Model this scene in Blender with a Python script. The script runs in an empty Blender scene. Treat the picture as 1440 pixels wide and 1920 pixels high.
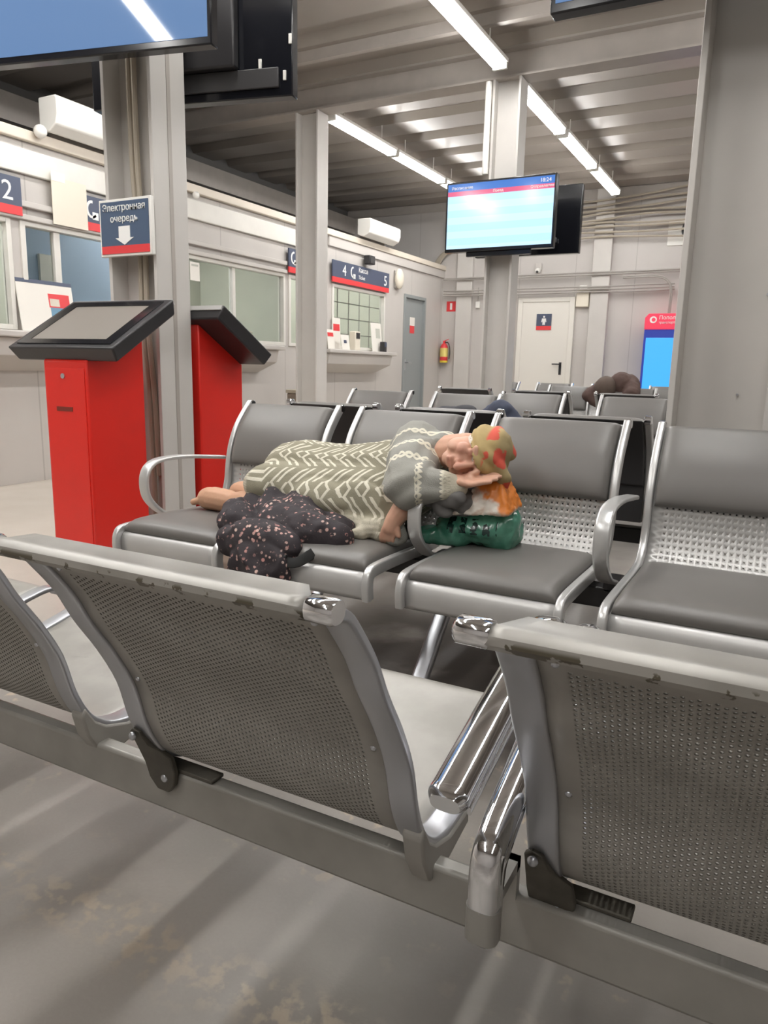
import bpy, bmesh, math, random
import numpy as np
from mathutils import Vector, Matrix, noise

random.seed(7)
SC = bpy.context.scene
COL = SC.collection

# ------------------------------------------------------------------ camera, light, exposure
cam_d = bpy.data.cameras.new('camera')
cam = bpy.data.objects.new('camera', cam_d)
COL.objects.link(cam)
RIGHT = Vector((0.8823199, 0.47012877, 0.02214812))
DOWN = Vector((0.11069392, -0.16154761, -0.98063715))
FWD = Vector((-0.45744777, 0.86768733, -0.19457706))
cam.matrix_world = Matrix(((RIGHT.x, -DOWN.x, -FWD.x, 0.0), (RIGHT.y, -DOWN.y, -FWD.y, 0.0),
                           (RIGHT.z, -DOWN.z, -FWD.z, 1.0), (0, 0, 0, 1)))
cam_d.sensor_fit = 'VERTICAL'
cam_d.sensor_height = 36.0
cam_d.sensor_width = 27.0
cam_d.lens = 1375.0 / 1920.0 * 36.0
cam_d.clip_start = 0.02
cam_d.dof.use_dof = True
cam_d.dof.focus_distance = 1.15
cam_d.dof.aperture_fstop = 26.0
SC.camera = cam

world = bpy.data.worlds.new('world')
SC.world = world
world.use_nodes = True
world.node_tree.nodes['Background'].inputs[0].default_value = (1, 0.98, 0.95, 1)
world.node_tree.nodes['Background'].inputs[1].default_value = 0.05

SC.view_settings.view_transform = 'Standard'
SC.view_settings.look = 'None'
SC.view_settings.gamma = 1.0
SC.view_settings.use_curve_mapping = False
SC.view_settings.exposure = 0.0
TUBE_STRENGTH = 42.0
SC.cycles.use_denoising = True
SC.cycles.max_bounces = 8
SC.cycles.sample_clamp_indirect = 6.0
SC.cycles.caustics_reflective = False

# ------------------------------------------------------------------ materials
def srgb(r, g, b):
    f = lambda c: (c / 12.92 if c <= 0.04045 else ((c + 0.055) / 1.055) ** 2.4)
    return (f(r / 255), f(g / 255), f(b / 255))


def mat(name, col, rough=0.5, metal=0.0, var=0.0, vscale=8.0, bump=0.0, bscale=120.0, spec=0.5,
        coat=0.0, rvar=0.0, stretch=None):
    m = bpy.data.materials.new(name)
    m.use_nodes = True
    nt = m.node_tree
    b = nt.nodes['Principled BSDF']
    b.inputs['Base Color'].default_value = (*col, 1)
    b.inputs['Roughness'].default_value = rough
    b.inputs['Metallic'].default_value = metal
    b.inputs['Specular IOR Level'].default_value = spec
    b.inputs['Coat Weight'].default_value = coat
    tc = nt.nodes.new('ShaderNodeTexCoord')
    src = tc.outputs['Object']
    if stretch:
        mp = nt.nodes.new('ShaderNodeMapping')
        mp.inputs['Scale'].default_value = stretch
        nt.links.new(src, mp.inputs['Vector'])
        src = mp.outputs['Vector']
    if var > 0 or rvar > 0:
        n = nt.nodes.new('ShaderNodeTexNoise')
        n.inputs['Scale'].default_value = vscale
        n.inputs['Detail'].default_value = 5
        nt.links.new(src, n.inputs['Vector'])
        if var > 0:
            r = nt.nodes.new('ShaderNodeValToRGB')
            r.color_ramp.elements[0].position = 0.3
            r.color_ramp.elements[1].position = 0.7
            r.color_ramp.elements[0].color = (*[c * (1 - var) for c in col], 1)
            r.color_ramp.elements[1].color = (*[min(1, c * (1 + var)) for c in col], 1)
            nt.links.new(n.outputs['Fac'], r.inputs['Fac'])
            nt.links.new(r.outputs['Color'], b.inputs['Base Color'])
        if rvar > 0:
            mr = nt.nodes.new('ShaderNodeMapRange')
            mr.inputs['To Min'].default_value = max(0.02, rough - rvar)
            mr.inputs['To Max'].default_value = rough + rvar
            nt.links.new(n.outputs['Fac'], mr.inputs['Value'])
            nt.links.new(mr.outputs['Result'], b.inputs['Roughness'])
    if bump > 0:
        n2 = nt.nodes.new('ShaderNodeTexNoise')
        n2.inputs['Scale'].default_value = bscale
        n2.inputs['Detail'].default_value = 4
        nt.links.new(src, n2.inputs['Vector'])
        bp = nt.nodes.new('ShaderNodeBump')
        bp.inputs['Strength'].default_value = bump
        bp.inputs['Distance'].default_value = 0.01
        nt.links.new(n2.outputs['Fac'], bp.inputs['Height'])
        nt.links.new(bp.outputs['Normal'], b.inputs['Normal'])
    return m


def emit(name, col, strength, base=(0.02, 0.02, 0.02), rough=0.15):
    m = mat(name, base, rough)
    b = m.node_tree.nodes['Principled BSDF']
    b.inputs['Emission Color'].default_value = (*col, 1)
    b.inputs['Emission Strength'].default_value = strength
    return m


class N:
    """small helper around a material's node tree"""
    def __init__(s, m):
        s.nt = m.node_tree
        s.b = s.nt.nodes['Principled BSDF']

    def new(s, t, **kw):
        n = s.nt.nodes.new(t)
        for k, v in kw.items():
            setattr(n, k, v)
        return n

    def link(s, a, b):
        s.nt.links.new(a, b)

    def math(s, op, a, b=None, c=None):
        n = s.new('ShaderNodeMath', operation=op)
        for i, v in enumerate((a, b, c)):
            if v is None:
                continue
            if isinstance(v, (int, float)):
                n.inputs[i].default_value = v
            else:
                s.link(v, n.inputs[i])
        return n.outputs[0]

    def mix(s, fac, a, b):
        n = s.new('ShaderNodeMix', data_type='RGBA')
        for sock, v in ((n.inputs['Factor'], fac), (n.inputs[6], a), (n.inputs[7], b)):
            if isinstance(v, tuple):
                sock.default_value = (*v, 1)
            elif isinstance(v, (int, float)):
                sock.default_value = v
            else:
                s.link(v, sock)
        return n.outputs[2]

    def obj(s):
        t = s.new('ShaderNodeTexCoord')
        x = s.new('ShaderNodeSeparateXYZ')
        s.link(t.outputs['Object'], x.inputs[0])
        return t.outputs['Object'], x.outputs[0], x.outputs[1], x.outputs[2]

    def noise(s, vec, scale, detail=4):
        n = s.new('ShaderNodeTexNoise')
        n.inputs['Scale'].default_value = scale
        n.inputs['Detail'].default_value = detail
        if vec is not None:
            s.link(vec, n.inputs['Vector'])
        return n.outputs['Fac']

    def ramp(s, v, lo, hi):
        n = s.new('ShaderNodeMapRange')
        n.interpolation_type = 'SMOOTHSTEP'
        n.inputs['From Min'].default_value = lo
        n.inputs['From Max'].default_value = hi
        s.link(v, n.inputs['Value'])
        return n.outputs[0]


M = {}
M['wall'] = mat('painted panel wall', srgb(196, 191, 186), 0.45, var=0.05, vscale=1.2)
M['wall_dark'] = mat('dark void wall', srgb(84, 82, 80), 0.7, var=0.1, vscale=1.0)  # dark grey standing in for the dark open space above the booths
M['column'] = mat('grey painted steel', srgb(203, 199, 194), 0.4, var=0.04, vscale=3.0)
M['ceiling'] = mat('grey painted roof deck', srgb(146, 138, 130), 0.3, var=0.08, vscale=1.5)
M['beam'] = mat('grey painted beam', srgb(172, 165, 158), 0.35, var=0.05)
M['white'] = mat('white plastic', srgb(238, 236, 230), 0.35)
M['cream'] = mat('cream plastic', srgb(228, 220, 204), 0.45)
M['fascia'] = mat('pale fascia metal', srgb(222, 219, 212), 0.35, var=0.03)
M['duct'] = mat('beige cable duct', srgb(214, 204, 190), 0.5)
M['door_white'] = mat('white door paint', srgb(226, 222, 214), 0.4)
M['door_grey'] = mat('blue grey door paint', srgb(143, 148, 148), 0.45)
M['booth'] = mat('booth interior paint', srgb(190, 191, 180), 0.6, var=0.06, vscale=2)
M['booth_blue'] = mat('blue grey partition', srgb(172, 192, 218), 0.5)
M['navy'] = mat('dark blue sign plate', srgb(74, 82, 103), 0.4)
M['signred'] = mat('red sign stripe', srgb(222, 62, 66), 0.4)
M['signwhite'] = mat('white sign lettering', srgb(240, 240, 238), 0.4)
M['red'] = mat('red kiosk paint', srgb(222, 40, 30), 0.32, var=0.04, vscale=3)
M['black'] = mat('black plastic', srgb(44, 43, 45), 0.38, var=0.1)
M['blackgloss'] = mat('black gloss bezel', srgb(24, 25, 30), 0.15)
M['vinyl'] = mat('dark grey vinyl', srgb(112, 109, 106), 0.38, var=0.04, vscale=5, bump=0.03, bscale=500)
M['shellback'] = mat('added dark shade sheet', srgb(62, 61, 62), 0.45)
M['silver'] = mat('silver painted steel', srgb(198, 197, 195), 0.36, metal=0.35, var=0.05, vscale=6)
M['alu'] = mat('brushed aluminium', srgb(186, 188, 193), 0.3, metal=0.85, rvar=0.05, vscale=14)
M['chrome'] = mat('chrome', srgb(226, 227, 230), 0.07, metal=1.0, rvar=0.04, vscale=10)
M['rubber'] = mat('black rubber', srgb(30, 30, 30), 0.7)
M['dark_steel'] = mat('blotchy dark steel', srgb(84, 80, 72), 0.5, metal=0.3, var=0.3, vscale=30)  # dark blotchy colour of the seat brackets and beam ends
M['beamgrey'] = mat('greenish grey painted beam', srgb(148, 145, 139), 0.42, metal=0.15, var=0.12, vscale=12, rvar=0.1)
M['cable'] = mat('beige cable', srgb(176, 166, 150), 0.6)
M['cable_grey'] = mat('grey conduit', srgb(160, 155, 149), 0.5)
M['paper'] = mat('paper', srgb(232, 228, 220), 0.7)
M['green_sheet'] = mat('pale green tape', srgb(200, 205, 186), 0.6)
M['lampglow'] = emit('fluorescent tube', (1.0, 0.985, 0.96), TUBE_STRENGTH, (0.8, 0.8, 0.8))
M['boothglow'] = emit('added booth fill panel', (1.0, 0.98, 0.94), 48.0, (0.8, 0.8, 0.8))  # glow of the fill panels added inside the booths
M['skin'] = mat('skin', srgb(206, 160, 134), 0.5, var=0.06, vscale=30, bump=0.06, bscale=160)
M['hair'] = mat('white grey hair', srgb(214, 204, 192), 0.55, var=0.12, vscale=60, bump=0.3, bscale=200)


def floor_material():
    m = mat('grey worn floor', srgb(150, 144, 138), 0.42)
    n = N(m)
    vec, x, y, z = n.obj()
    big = n.noise(vec, 0.9, 5)
    mid = n.noise(vec, 4.0, 6)
    fine = n.noise(vec, 140.0, 3)
    a = n.mix(n.ramp(big, 0.35, 0.65), srgb(132, 127, 122), srgb(166, 160, 153))
    a = n.mix(n.math('MULTIPLY', n.ramp(mid, 0.5, 0.72), 0.35), a, srgb(120, 113, 108))
    # worn band running along X near the bench
    d = n.math('ABSOLUTE', n.math('SUBTRACT', y, 0.80))
    wob = n.math('MULTIPLY_ADD', n.noise(vec, 7.0, 4), 0.16, -0.07)
    band = n.math('SUBTRACT', 1.0, n.ramp(n.math('ADD', d, wob), 0.0, 0.10))
    spots = n.ramp(n.noise(vec, 30.0, 6), 0.46, 0.60)
    a = n.mix(n.math('MULTIPLY', n.math('MULTIPLY', band, spots), 0.8), a, srgb(184, 170, 152))
    sp2 = n.ramp(n.noise(vec, 18.0, 6), 0.6, 0.7)
    d2 = n.math('SUBTRACT', 1.0, n.ramp(n.math('ABSOLUTE', n.math('SUBTRACT', y, 1.45)), 0.1, 0.6))
    a = n.mix(n.math('MULTIPLY', n.math('MULTIPLY', sp2, d2), 0.8), a, srgb(196, 178, 156))
    # brown stains mixed with painted shade under the sleeper's bench
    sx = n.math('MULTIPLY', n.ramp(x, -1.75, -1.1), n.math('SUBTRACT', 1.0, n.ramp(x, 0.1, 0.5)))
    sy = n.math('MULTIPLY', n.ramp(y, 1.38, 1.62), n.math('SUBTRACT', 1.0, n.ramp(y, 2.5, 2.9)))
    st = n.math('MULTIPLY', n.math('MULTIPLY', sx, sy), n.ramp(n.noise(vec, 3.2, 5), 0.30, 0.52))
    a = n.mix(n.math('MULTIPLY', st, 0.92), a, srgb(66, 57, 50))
    left = n.math('SUBTRACT', 1.0, n.ramp(x, -3.6, -2.0))  # strong light and reflection painted as a paler floor by the ticket windows
    a = n.mix(n.math('MULTIPLY', left, 0.8), a, srgb(212, 203, 191))
    a = n.mix(n.math('MULTIPLY', fine, 0.18), a, srgb(112, 106, 100))
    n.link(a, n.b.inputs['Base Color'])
    r = n.math('MULTIPLY_ADD', mid, 0.3, 0.26)
    n.link(r, n.b.inputs['Roughness'])
    bp = n.new('ShaderNodeBump')
    bp.inputs['Strength'].default_value = 0.06
    bp.inputs['Distance'].default_value = 0.005
    n.link(fine, bp.inputs['Height'])
    n.link(bp.outputs['Normal'], n.b.inputs['Normal'])
    return m


def panel_material(name, col, pitch, axis):
    """painted wall with thin dark panel joints every pitch metres"""
    m = mat(name, col, 0.45)
    n = N(m)
    vec, x, y, z = n.obj()
    c = (x, y)[axis]
    fr = n.math('FRACT', n.math('DIVIDE', n.math('ADD', c, 50.0), pitch))
    line = n.math('LESS_THAN', fr, 0.012)
    v = n.noise(vec, 1.1, 4)
    a = n.mix(n.ramp(v, 0.3, 0.7), tuple(k * 0.95 for k in col), tuple(min(1, k * 1.04) for k in col))
    a = n.mix(n.math('MULTIPLY', line, 0.35), a, srgb(120, 115, 110))
    n.link(a, n.b.inputs['Base Color'])
    return m


def worn_steel(name):
    """greenish grey painted sheet with chipped, darker spots along its upper edge"""
    m = mat(name, srgb(156, 152, 144), 0.36, metal=0.2)
    n = N(m)
    vec, x, y, z = n.obj()
    v = n.noise(vec, 14.0, 4)
    a = n.mix(n.ramp(v, 0.3, 0.7), srgb(147, 144, 138), srgb(160, 157, 151))
    chip = n.ramp(n.noise(vec, 34.0, 5), 0.56, 0.575)
    edge = n.math('MULTIPLY', n.ramp(z, 0.754, 0.762), n.math('SUBTRACT', 1.0, n.ramp(z, 0.773, 0.778)))
    a = n.mix(n.math('MULTIPLY', chip, edge), a, srgb(86, 80, 66))
    n.link(a, n.b.inputs['Base Color'])
    n.link(n.math('MULTIPLY_ADD', v, 0.2, 0.26), n.b.inputs['Roughness'])
    return m


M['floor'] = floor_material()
M['panelx'] = panel_material('panel wall across', srgb(196, 191, 187), 0.92, 0)
M['panely'] = panel_material('panel wall along', srgb(194, 189, 184), 1.15, 1)
M['steel'] = worn_steel('worn bench steel')
gl = mat('window glass', (0.9, 0.95, 0.93), 0.03)
gl.node_tree.nodes['Principled BSDF'].inputs['Transmission Weight'].default_value = 1.0
gl.node_tree.nodes['Principled BSDF'].inputs['IOR'].default_value = 1.02
M['glass'] = gl


# ------------------------------------------------------------------ mesh helpers
class MB:
    def __init__(s):
        s.v = []
        s.f = []

    def add(s, vs, fs):
        o = len(s.v)
        s.v += [tuple(v) for v in vs]
        s.f += [tuple(i + o for i in f) for f in fs]
        return s

    def box(s, x0, x1, y0, y1, z0, z1, mtx=None):
        vs = [Vector((x, y, z)) for x in (x0, x1) for y in (y0, y1) for z in (z0, z1)]
        if mtx:
            vs = [mtx @ v for v in vs]
        return s.add(vs, [(0, 1, 3, 2), (4, 6, 7, 5), (0, 4, 5, 1), (2, 3, 7, 6), (0, 2, 6, 4), (1, 5, 7, 3)])

    def prism(s, poly, axis, a, b):
        """polygon of 2-D points extruded along an axis (0,1,2) from a to b"""
        def mk(p, t):
            return {0: (t, p[0], p[1]), 1: (p[0], t, p[1]), 2: (p[0], p[1], t)}[axis]
        n = len(poly)
        vs = [mk(p, a) for p in poly] + [mk(p, b) for p in poly]
        fs = [tuple(range(n - 1, -1, -1)), tuple(range(n, 2 * n))]
        fs += [(i, (i + 1) % n, n + (i + 1) % n, n + i) for i in range(n)]
        return s.add(vs, fs)

    def sweep(s, path, prof, up=(1, 0, 0), closed=False, cap=True, scales=None):
        """profile of (a, b): a along 'up' direction, b along the path normal"""
        path = [Vector(p) for p in path]
        n, k = len(path), len(prof)
        up = Vector(up)
        vs, fs = [], []
        for i, p in enumerate(path):
            if closed:
                t = path[(i + 1) % n] - path[i - 1]
            else:
                t = path[min(i + 1, n - 1)] - path[max(i - 1, 0)]
            t.normalize()
            u = up - t * up.dot(t)
            if u.length < 1e-5:
                u = Vector((0, 1, 0)) - t * t.y
            u.normalize()
            w = t.cross(u)
            sc = scales[i] if scales else 1.0
            vs += [p + u * a * sc + w * b * sc for a, b in prof]
        m = n if closed else n - 1
        for i in range(m):
            for j in range(k):
                a, b = i * k + j, i * k + (j + 1) % k
                c, d = ((i + 1) % n) * k + (j + 1) % k, ((i + 1) % n) * k + j
                fs.append((a, b, c, d))
        if cap and not closed:
            fs.append(tuple(range(k - 1, -1, -1)))
            fs.append(tuple((n - 1) * k + j for j in range(k)))
        return s.add(vs, fs)

    def tube(s, path, r, seg=10, cap=True, scales=None, up=(0.13, 0.21, 1)):
        prof = [(r * math.cos(2 * math.pi * i / seg), r * math.sin(2 * math.pi * i / seg)) for i in range(seg)]
        return s.sweep(path, prof, up=up, cap=cap, scales=scales)

    def cyl(s, p0, p1, r, seg=16):
        return s.tube([p0, p1], r, seg)

    def ball(s, c, r, seg=12, rings=8, mtx=None):
        if not hasattr(r, '__len__'):
            r = (r, r, r)
        vs, fs = [], []
        for i in range(rings + 1):
            th = math.pi * i / rings
            for j in range(seg):
                ph = 2 * math.pi * j / seg
                v = Vector((r[0] * math.sin(th) * math.cos(ph), r[1] * math.sin(th) * math.sin(ph), r[2] * math.cos(th)))
                if mtx:
                    v = mtx @ v
                vs.append(Vector(c) + v)
        for i in range(rings):
            for j in range(seg):
                fs.append((i * seg + j, (i + 1) * seg + j, (i + 1) * seg + (j + 1) % seg, i * seg + (j + 1) % seg))
        return s.add(vs, fs)

    def capsule(s, p0, r0, p1, r1, seg=12):
        p0, p1 = Vector(p0), Vector(p1)
        d = (p1 - p0)
        L = max(d.length, 1e-6)
        d.normalize()
        pts, rs = [], []
        for k in range(5):
            a = math.pi / 2 * (1 - k / 4)
            pts.append(p0 - d * r0 * math.sin(a)); rs.append(max(r0 * math.cos(a), 1e-4))
        for k in range(5):
            a = math.pi / 2 * k / 4
            pts.append(p1 + d * r1 * math.sin(a)); rs.append(max(r1 * math.cos(a), 1e-4))
        u = d.orthogonal().normalized()
        w = d.cross(u)
        vs, fs = [], []
        for p, r in zip(pts, rs):
            for j in range(seg):
                a = 2 * math.pi * j / seg
                vs.append(p + (u * math.cos(a) + w * math.sin(a)) * r)
        n = len(pts)
        for i in range(n - 1):
            for j in range(seg):
                fs.append((i * seg + j, i * seg + (j + 1) % seg, (i + 1) * seg + (j + 1) % seg, (i + 1) * seg + j))
        fs.append(tuple(range(seg - 1, -1, -1)))
        fs.append(tuple((n - 1) * seg + j for j in range(seg)))
        return s.add(vs, fs)

    def mesh(s, name):
        me = bpy.data.meshes.new(name)
        me.from_pydata(s.v, [], s.f)
        bm = bmesh.new()
        bm.from_mesh(me)
        bmesh.ops.remove_doubles(bm, verts=bm.verts, dist=1e-6)
        bmesh.ops.recalc_face_normals(bm, faces=bm.faces)
        bm.to_mesh(me)
        bm.free()
        return me

    def build(s, name, m, parent=None, bevel=0, seg=2, smooth=True, angle=38, loc=None):
        return link(name, s.mesh(name), m, parent, bevel, seg, smooth, angle, loc)


def link(name, me, m, parent=None, bevel=0, seg=2, smooth=True, angle=38, loc=None):
    o = bpy.data.objects.new(name, me)
    COL.objects.link(o)
    if m is not None:
        me.materials.clear()
        me.materials.append(m)
    if smooth:
        me.polygons.foreach_set('use_smooth', [True] * len(me.polygons))
        me.set_sharp_from_angle(angle=math.radians(angle))
    if bevel:
        b = o.modifiers.new('bevel', 'BEVEL')
        b.width = bevel
        b.segments = seg
        b.limit_method = 'ANGLE'
        b.angle_limit = math.radians(40)
        b.harden_normals = False
    if parent:
        o.parent = parent
    if loc:
        o.location = loc
    return o


def tag(o, label, cat, group=None):
    o['label'] = label
    o['category'] = cat
    if group:
        o['group'] = group
    return o


def thing(name, label, cat, loc=(0, 0, 0), rz=0.0, group=None):
    e = bpy.data.objects.new(name, None)
    COL.objects.link(e)
    e.location = loc
    e.rotation_euler = (0, 0, rz)
    e.empty_display_size = 0.1
    return tag(e, label, cat, group)


def struct(o):
    o['kind'] = 'structure'
    return o


KIDS = {}


def children(o):
    return [c for c in COL.objects if c.parent == o]


def copy_tree(o, parent=None):
    c = o.copy()
    COL.objects.link(c)
    if parent is not None:
        c.parent = parent
    for ch in children(o):
        copy_tree(ch, c)
    return c


def text(name, body, size, m, parent, loc, facing, extrude=0.0015, align='LEFT'):
    """flat lettering; facing 'x' reads along +Y seen from +X, 'y' reads along +X seen from -Y"""
    cu = bpy.data.curves.new(name, 'FONT')
    cu.body = body
    cu.size = size
    cu.extrude = extrude
    cu.align_x = align
    cu.resolution_u = 3
    tmp = bpy.data.objects.new(name, cu)
    COL.objects.link(tmp)
    bpy.context.view_layer.update()
    me = bpy.data.meshes.new_from_object(tmp.evaluated_get(bpy.context.evaluated_depsgraph_get()))
    COL.objects.unlink(tmp)
    bpy.data.objects.remove(tmp)
    R = Matrix(((0, 0, 1), (1, 0, 0), (0, 1, 0))) if facing == 'x' else Matrix(((1, 0, 0), (0, 0, -1), (0, 1, 0)))
    me.transform(Matrix.Translation(Vector(loc)) @ R.to_4x4())
    me.name = name
    return link(name, me, m, parent, smooth=False)


def catmull(pts, per=6):
    P = [np.array(p, float) for p in pts]
    P = [2 * P[0] - P[1]] + P + [2 * P[-1] - P[-2]]
    out = []
    for i in range(1, len(P) - 2):
        for k in range(per):
            t = k / per
            a, b, c, d = P[i - 1], P[i], P[i + 1], P[i + 2]
            out.append(0.5 * (2 * b + (c - a) * t + (2 * a - 5 * b + 4 * c - d) * t * t + (3 * b - a - 3 * c + d) * t ** 3))
    out.append(P[-2])
    return np.array(out)


def arclen(P):
    return np.concatenate([[0], np.cumsum(np.linalg.norm(np.diff(P, axis=0), axis=1))])


def rrect(w, h, r, k=4):
    pts = []
    for cx, cy, a0 in ((w / 2 - r, h / 2 - r, 0), (-w / 2 + r, h / 2 - r, 90), (-w / 2 + r, -h / 2 + r, 180), (w / 2 - r, -h / 2 + r, 270)):
        for i in range(k + 1):
            a = math.radians(a0 + 90 * i / k)
            pts.append((cx + r * math.cos(a), cy + r * math.sin(a)))
    return pts

# ------------------------------------------------------------------ the room
YB = 12.2     # far wall
XL = -5.37    # front of the ticket booths
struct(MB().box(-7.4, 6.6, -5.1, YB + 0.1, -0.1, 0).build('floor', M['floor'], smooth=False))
struct(MB().box(-7.4, 6.6, YB, YB + 0.1, 0, 3.95).build('wall_back', M['panelx'], smooth=False))
struct(MB().box(6.5, 6.6, -5.1, YB, 0, 3.95).build('wall_right', M['panely'], smooth=False))
struct(MB().box(-7.4, 6.5, -5.1, -5.0, 0, 3.95).build('wall_front', M['panelx'], smooth=False))
struct(MB().box(-7.4, -7.3, -5.0, YB, 0, 3.95).build('wall_far_left', M['wall_dark'], smooth=False))

# corrugated roof deck: ribs run along X
prof = []
y = -5.0
while y < YB:
    prof += [(y, 3.83), (y + 0.10, 3.83), (y + 0.16, 3.75), (y + 0.56, 3.75), (y + 0.62, 3.83)]
    y += 0.72
prof = [p for p in prof if p[0] <= YB] + [(YB, 3.83)]
struct(MB().prism(prof + [(YB, 3.95), (-5.0, 3.95)], 0, -7.3, 6.5).build('ceiling', M['ceiling'], smooth=False))

# beams under the deck
def ibeam(name, axis, a, b, c, z0, z1, w):
    m = MB()
    t = 0.018
    for lo, hi, half in ((z0, z0 + t, w / 2), (z1 - t, z1, w / 2), (z0 + t, z1 - t, t / 2)):
        if axis == 1:
            m.box(c - half, c + half, a, b, lo, hi)
        else:
            m.box(a, b, c - half, c + half, lo, hi)
    return struct(m.build(name, M['beam'], smooth=False))
ibeam('trim_1', 0, -7.28, 6.48, 6.78, 3.5, 3.75, 0.2)
ibeam('trim_2', 0, -7.28, 6.48, 2.92, 3.5, 3.75, 0.2)
struct(MB().box(-7.28, 6.48, 6.02, 6.08, 3.66, 3.75).build('trim_3', M['beam'], smooth=False))
struct(MB().box(-7.29, -7.16, -4.9, YB, 3.35, 3.62).build('trim_4', M['beam'], smooth=False))

# ticket booth front
WIN = [(1.9, 3.90), (3.98, 5.72), (5.80, 7.50), (7.57, 8.42), (8.56, 10.05)]
ZS, ZT = 1.22, 2.06
m = MB()
m.box(XL - 0.08, XL, -5.0, 10.69, 0, ZS)
m.box(XL - 0.08, XL, -5.0, 10.69, ZT, 2.70)
edges = [-5.0] + [v for w in WIN for v in w] + [10.69]
for a, b in zip(edges[0::2], edges[1::2]):
    m.box(XL - 0.08, XL, a, b, ZS, ZT)
m.box(XL - 0.08, XL, 10.69, 11.49, 2.1, 2.70)
m.box(XL - 0.08, XL, 11.49, YB, 0, 2.70)
struct(m.build('wall_left', M['panely'], smooth=False))
struct(MB().box(-7.3, XL - 0.08, -5.0, YB, 2.62, 2.68).build('wall_booth_roof', M['wall_dark'], smooth=False))
struct(MB().box(-6.75, -6.7, -5.0, YB, 0, 2.62).build('wall_booth_back', M['booth'], smooth=False))
for i, yy in enumerate((3.9, 7.52, 10.2)):
    struct(MB().box(-6.7, XL - 0.08, yy, yy + 0.04, 0, 2.62).build(('wall_booth_south', 'wall_booth_middle', 'wall_booth_north')[i], M['booth'], smooth=False))
# fascia, cable duct, ledges
struct(MB().box(XL, XL + 0.035, -5.0, 8.30, 2.40, 2.585).build('trim_5', M['fascia'], bevel=0.008))
struct(MB().box(XL, XL + 0.05, -5.0, YB, 2.645, 2.725).build('trim_6', M['duct'], bevel=0.008))
struct(MB().box(XL, XL + 0.045, -5.0, 7.50, 2.155, 2.20).build('trim_7', M['wall'], bevel=0.006))
struct(MB().box(XL, XL + 0.03, 8.45, YB, 2.52, 2.645).build('trim_8', M['wall'], bevel=0.006))
struct(MB().box(XL, XL + 0.045, -5.0, 7.50, 2.06, 2.10).build('trim_9', M['wall'], bevel=0.006))

for i, (a, b) in enumerate(WIN):
    f = MB()
    t = 0.04
    f.box(XL - 0.07, XL + 0.015, a, a + t, ZS, ZT).box(XL - 0.07, XL + 0.015, b - t, b, ZS, ZT)
    f.box(XL - 0.07, XL + 0.015, a + t, b - t, ZT - t, ZT).box(XL - 0.07, XL + 0.015, a + t, b - t, ZS, ZS + t)
    if i == 2:
        f.box(XL - 0.06, XL - 0.01, 6.55, 6.60, ZS + t, ZT - t)
    if i == 1:
        f.box(XL - 0.06, XL - 0.01, 4.30, 4.36, ZS + t, ZT - t)
    w = struct(f.build('window_%d' % (i + 1), M['fascia'], bevel=0.004))
    MB().box(XL - 0.045, XL - 0.039, a + t, b - t, ZS + t, ZT - t).build('pane', M['glass'], w, smooth=False)
    if i == 4:
        g = MB()
        for k in range(1, 5):
            yy = a + (b - a) * k / 5
            g.box(XL - 0.10, XL - 0.09, yy - 0.006, yy + 0.006, ZS, ZT)
        for k in range(1, 4):
            zz = ZS + (ZT - ZS) * k / 4
            g.box(XL - 0.10, XL - 0.09, a, b, zz - 0.006, zz + 0.006)
        g.build('security_grille', M['cable_grey'], w, smooth=False)

# unseen lamp panels added on the booth ceilings to brighten the interiors
for lab, yy in (('added lamp panel inside the booth behind the blue window', 3.2), ('added lamp panel inside the booth behind the wide window', 5.9), ('added lamp panel inside the booth behind window 5', 9.1)):
    t = thing('booth_fill_light', lab, 'light', (-6.1, yy, 2.6))
    MB().box(-0.16, 0.16, -0.5, 0.5, -0.01, 0.02).build('housing', M['white'], t, smooth=False)
    MB().box(-0.14, 0.14, -0.48, 0.48, -0.018, -0.01).build('diffuser', M['boothglow'], t, smooth=False)

# doors
d = struct(MB().box(XL - 0.06, XL - 0.02, 10.72, 11.46, 0.01, 2.08).build('door_1', M['door_grey'], bevel=0.004))
f = MB()
f.box(XL - 0.075, XL + 0.02, 10.69, 10.74, 0, 2.13).box(XL - 0.075, XL + 0.02, 11.44, 11.49, 0, 2.13).box(XL - 0.075, XL + 0.02, 10.74, 11.44, 2.08, 2.13)
f.build('door_frame', M['door_grey'], d, bevel=0.003)
h = MB().box(XL - 0.02, XL - 0.012, 10.80, 10.835, 0.95, 1.12)
h.tube([(XL - 0.015, 10.818, 1.07), (XL + 0.04, 10.818, 1.07), (XL + 0.045, 10.93, 1.07)], 0.009)
h.build('door_handle', M['alu'], d)

d = struct(MB().box(-3.92, -3.10, YB - 0.035, YB - 0.002, 0.01, 2.10).build('door_2', M['door_white'], bevel=0.004))
f = MB()
f.box(-3.98, -3.90, YB - 0.05, YB - 0.001, 0, 2.16).box(-3.12, -3.04, YB - 0.05, YB - 0.001, 0, 2.16).box(-3.90, -3.12, YB - 0.05, YB - 0.001, 2.09, 2.16)
f.build('door_frame', M['door_white'], d, bevel=0.006)
h = MB().box(-3.235, -3.195, YB - 0.045, YB - 0.034, 0.93, 1.13)
h.tube([(-3.215, YB - 0.04, 1.10), (-3.215, YB - 0.085, 1.10), (-3.34, YB - 0.09, 1.10)], 0.011)
h.build('door_handle', M['black'], d)

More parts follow.
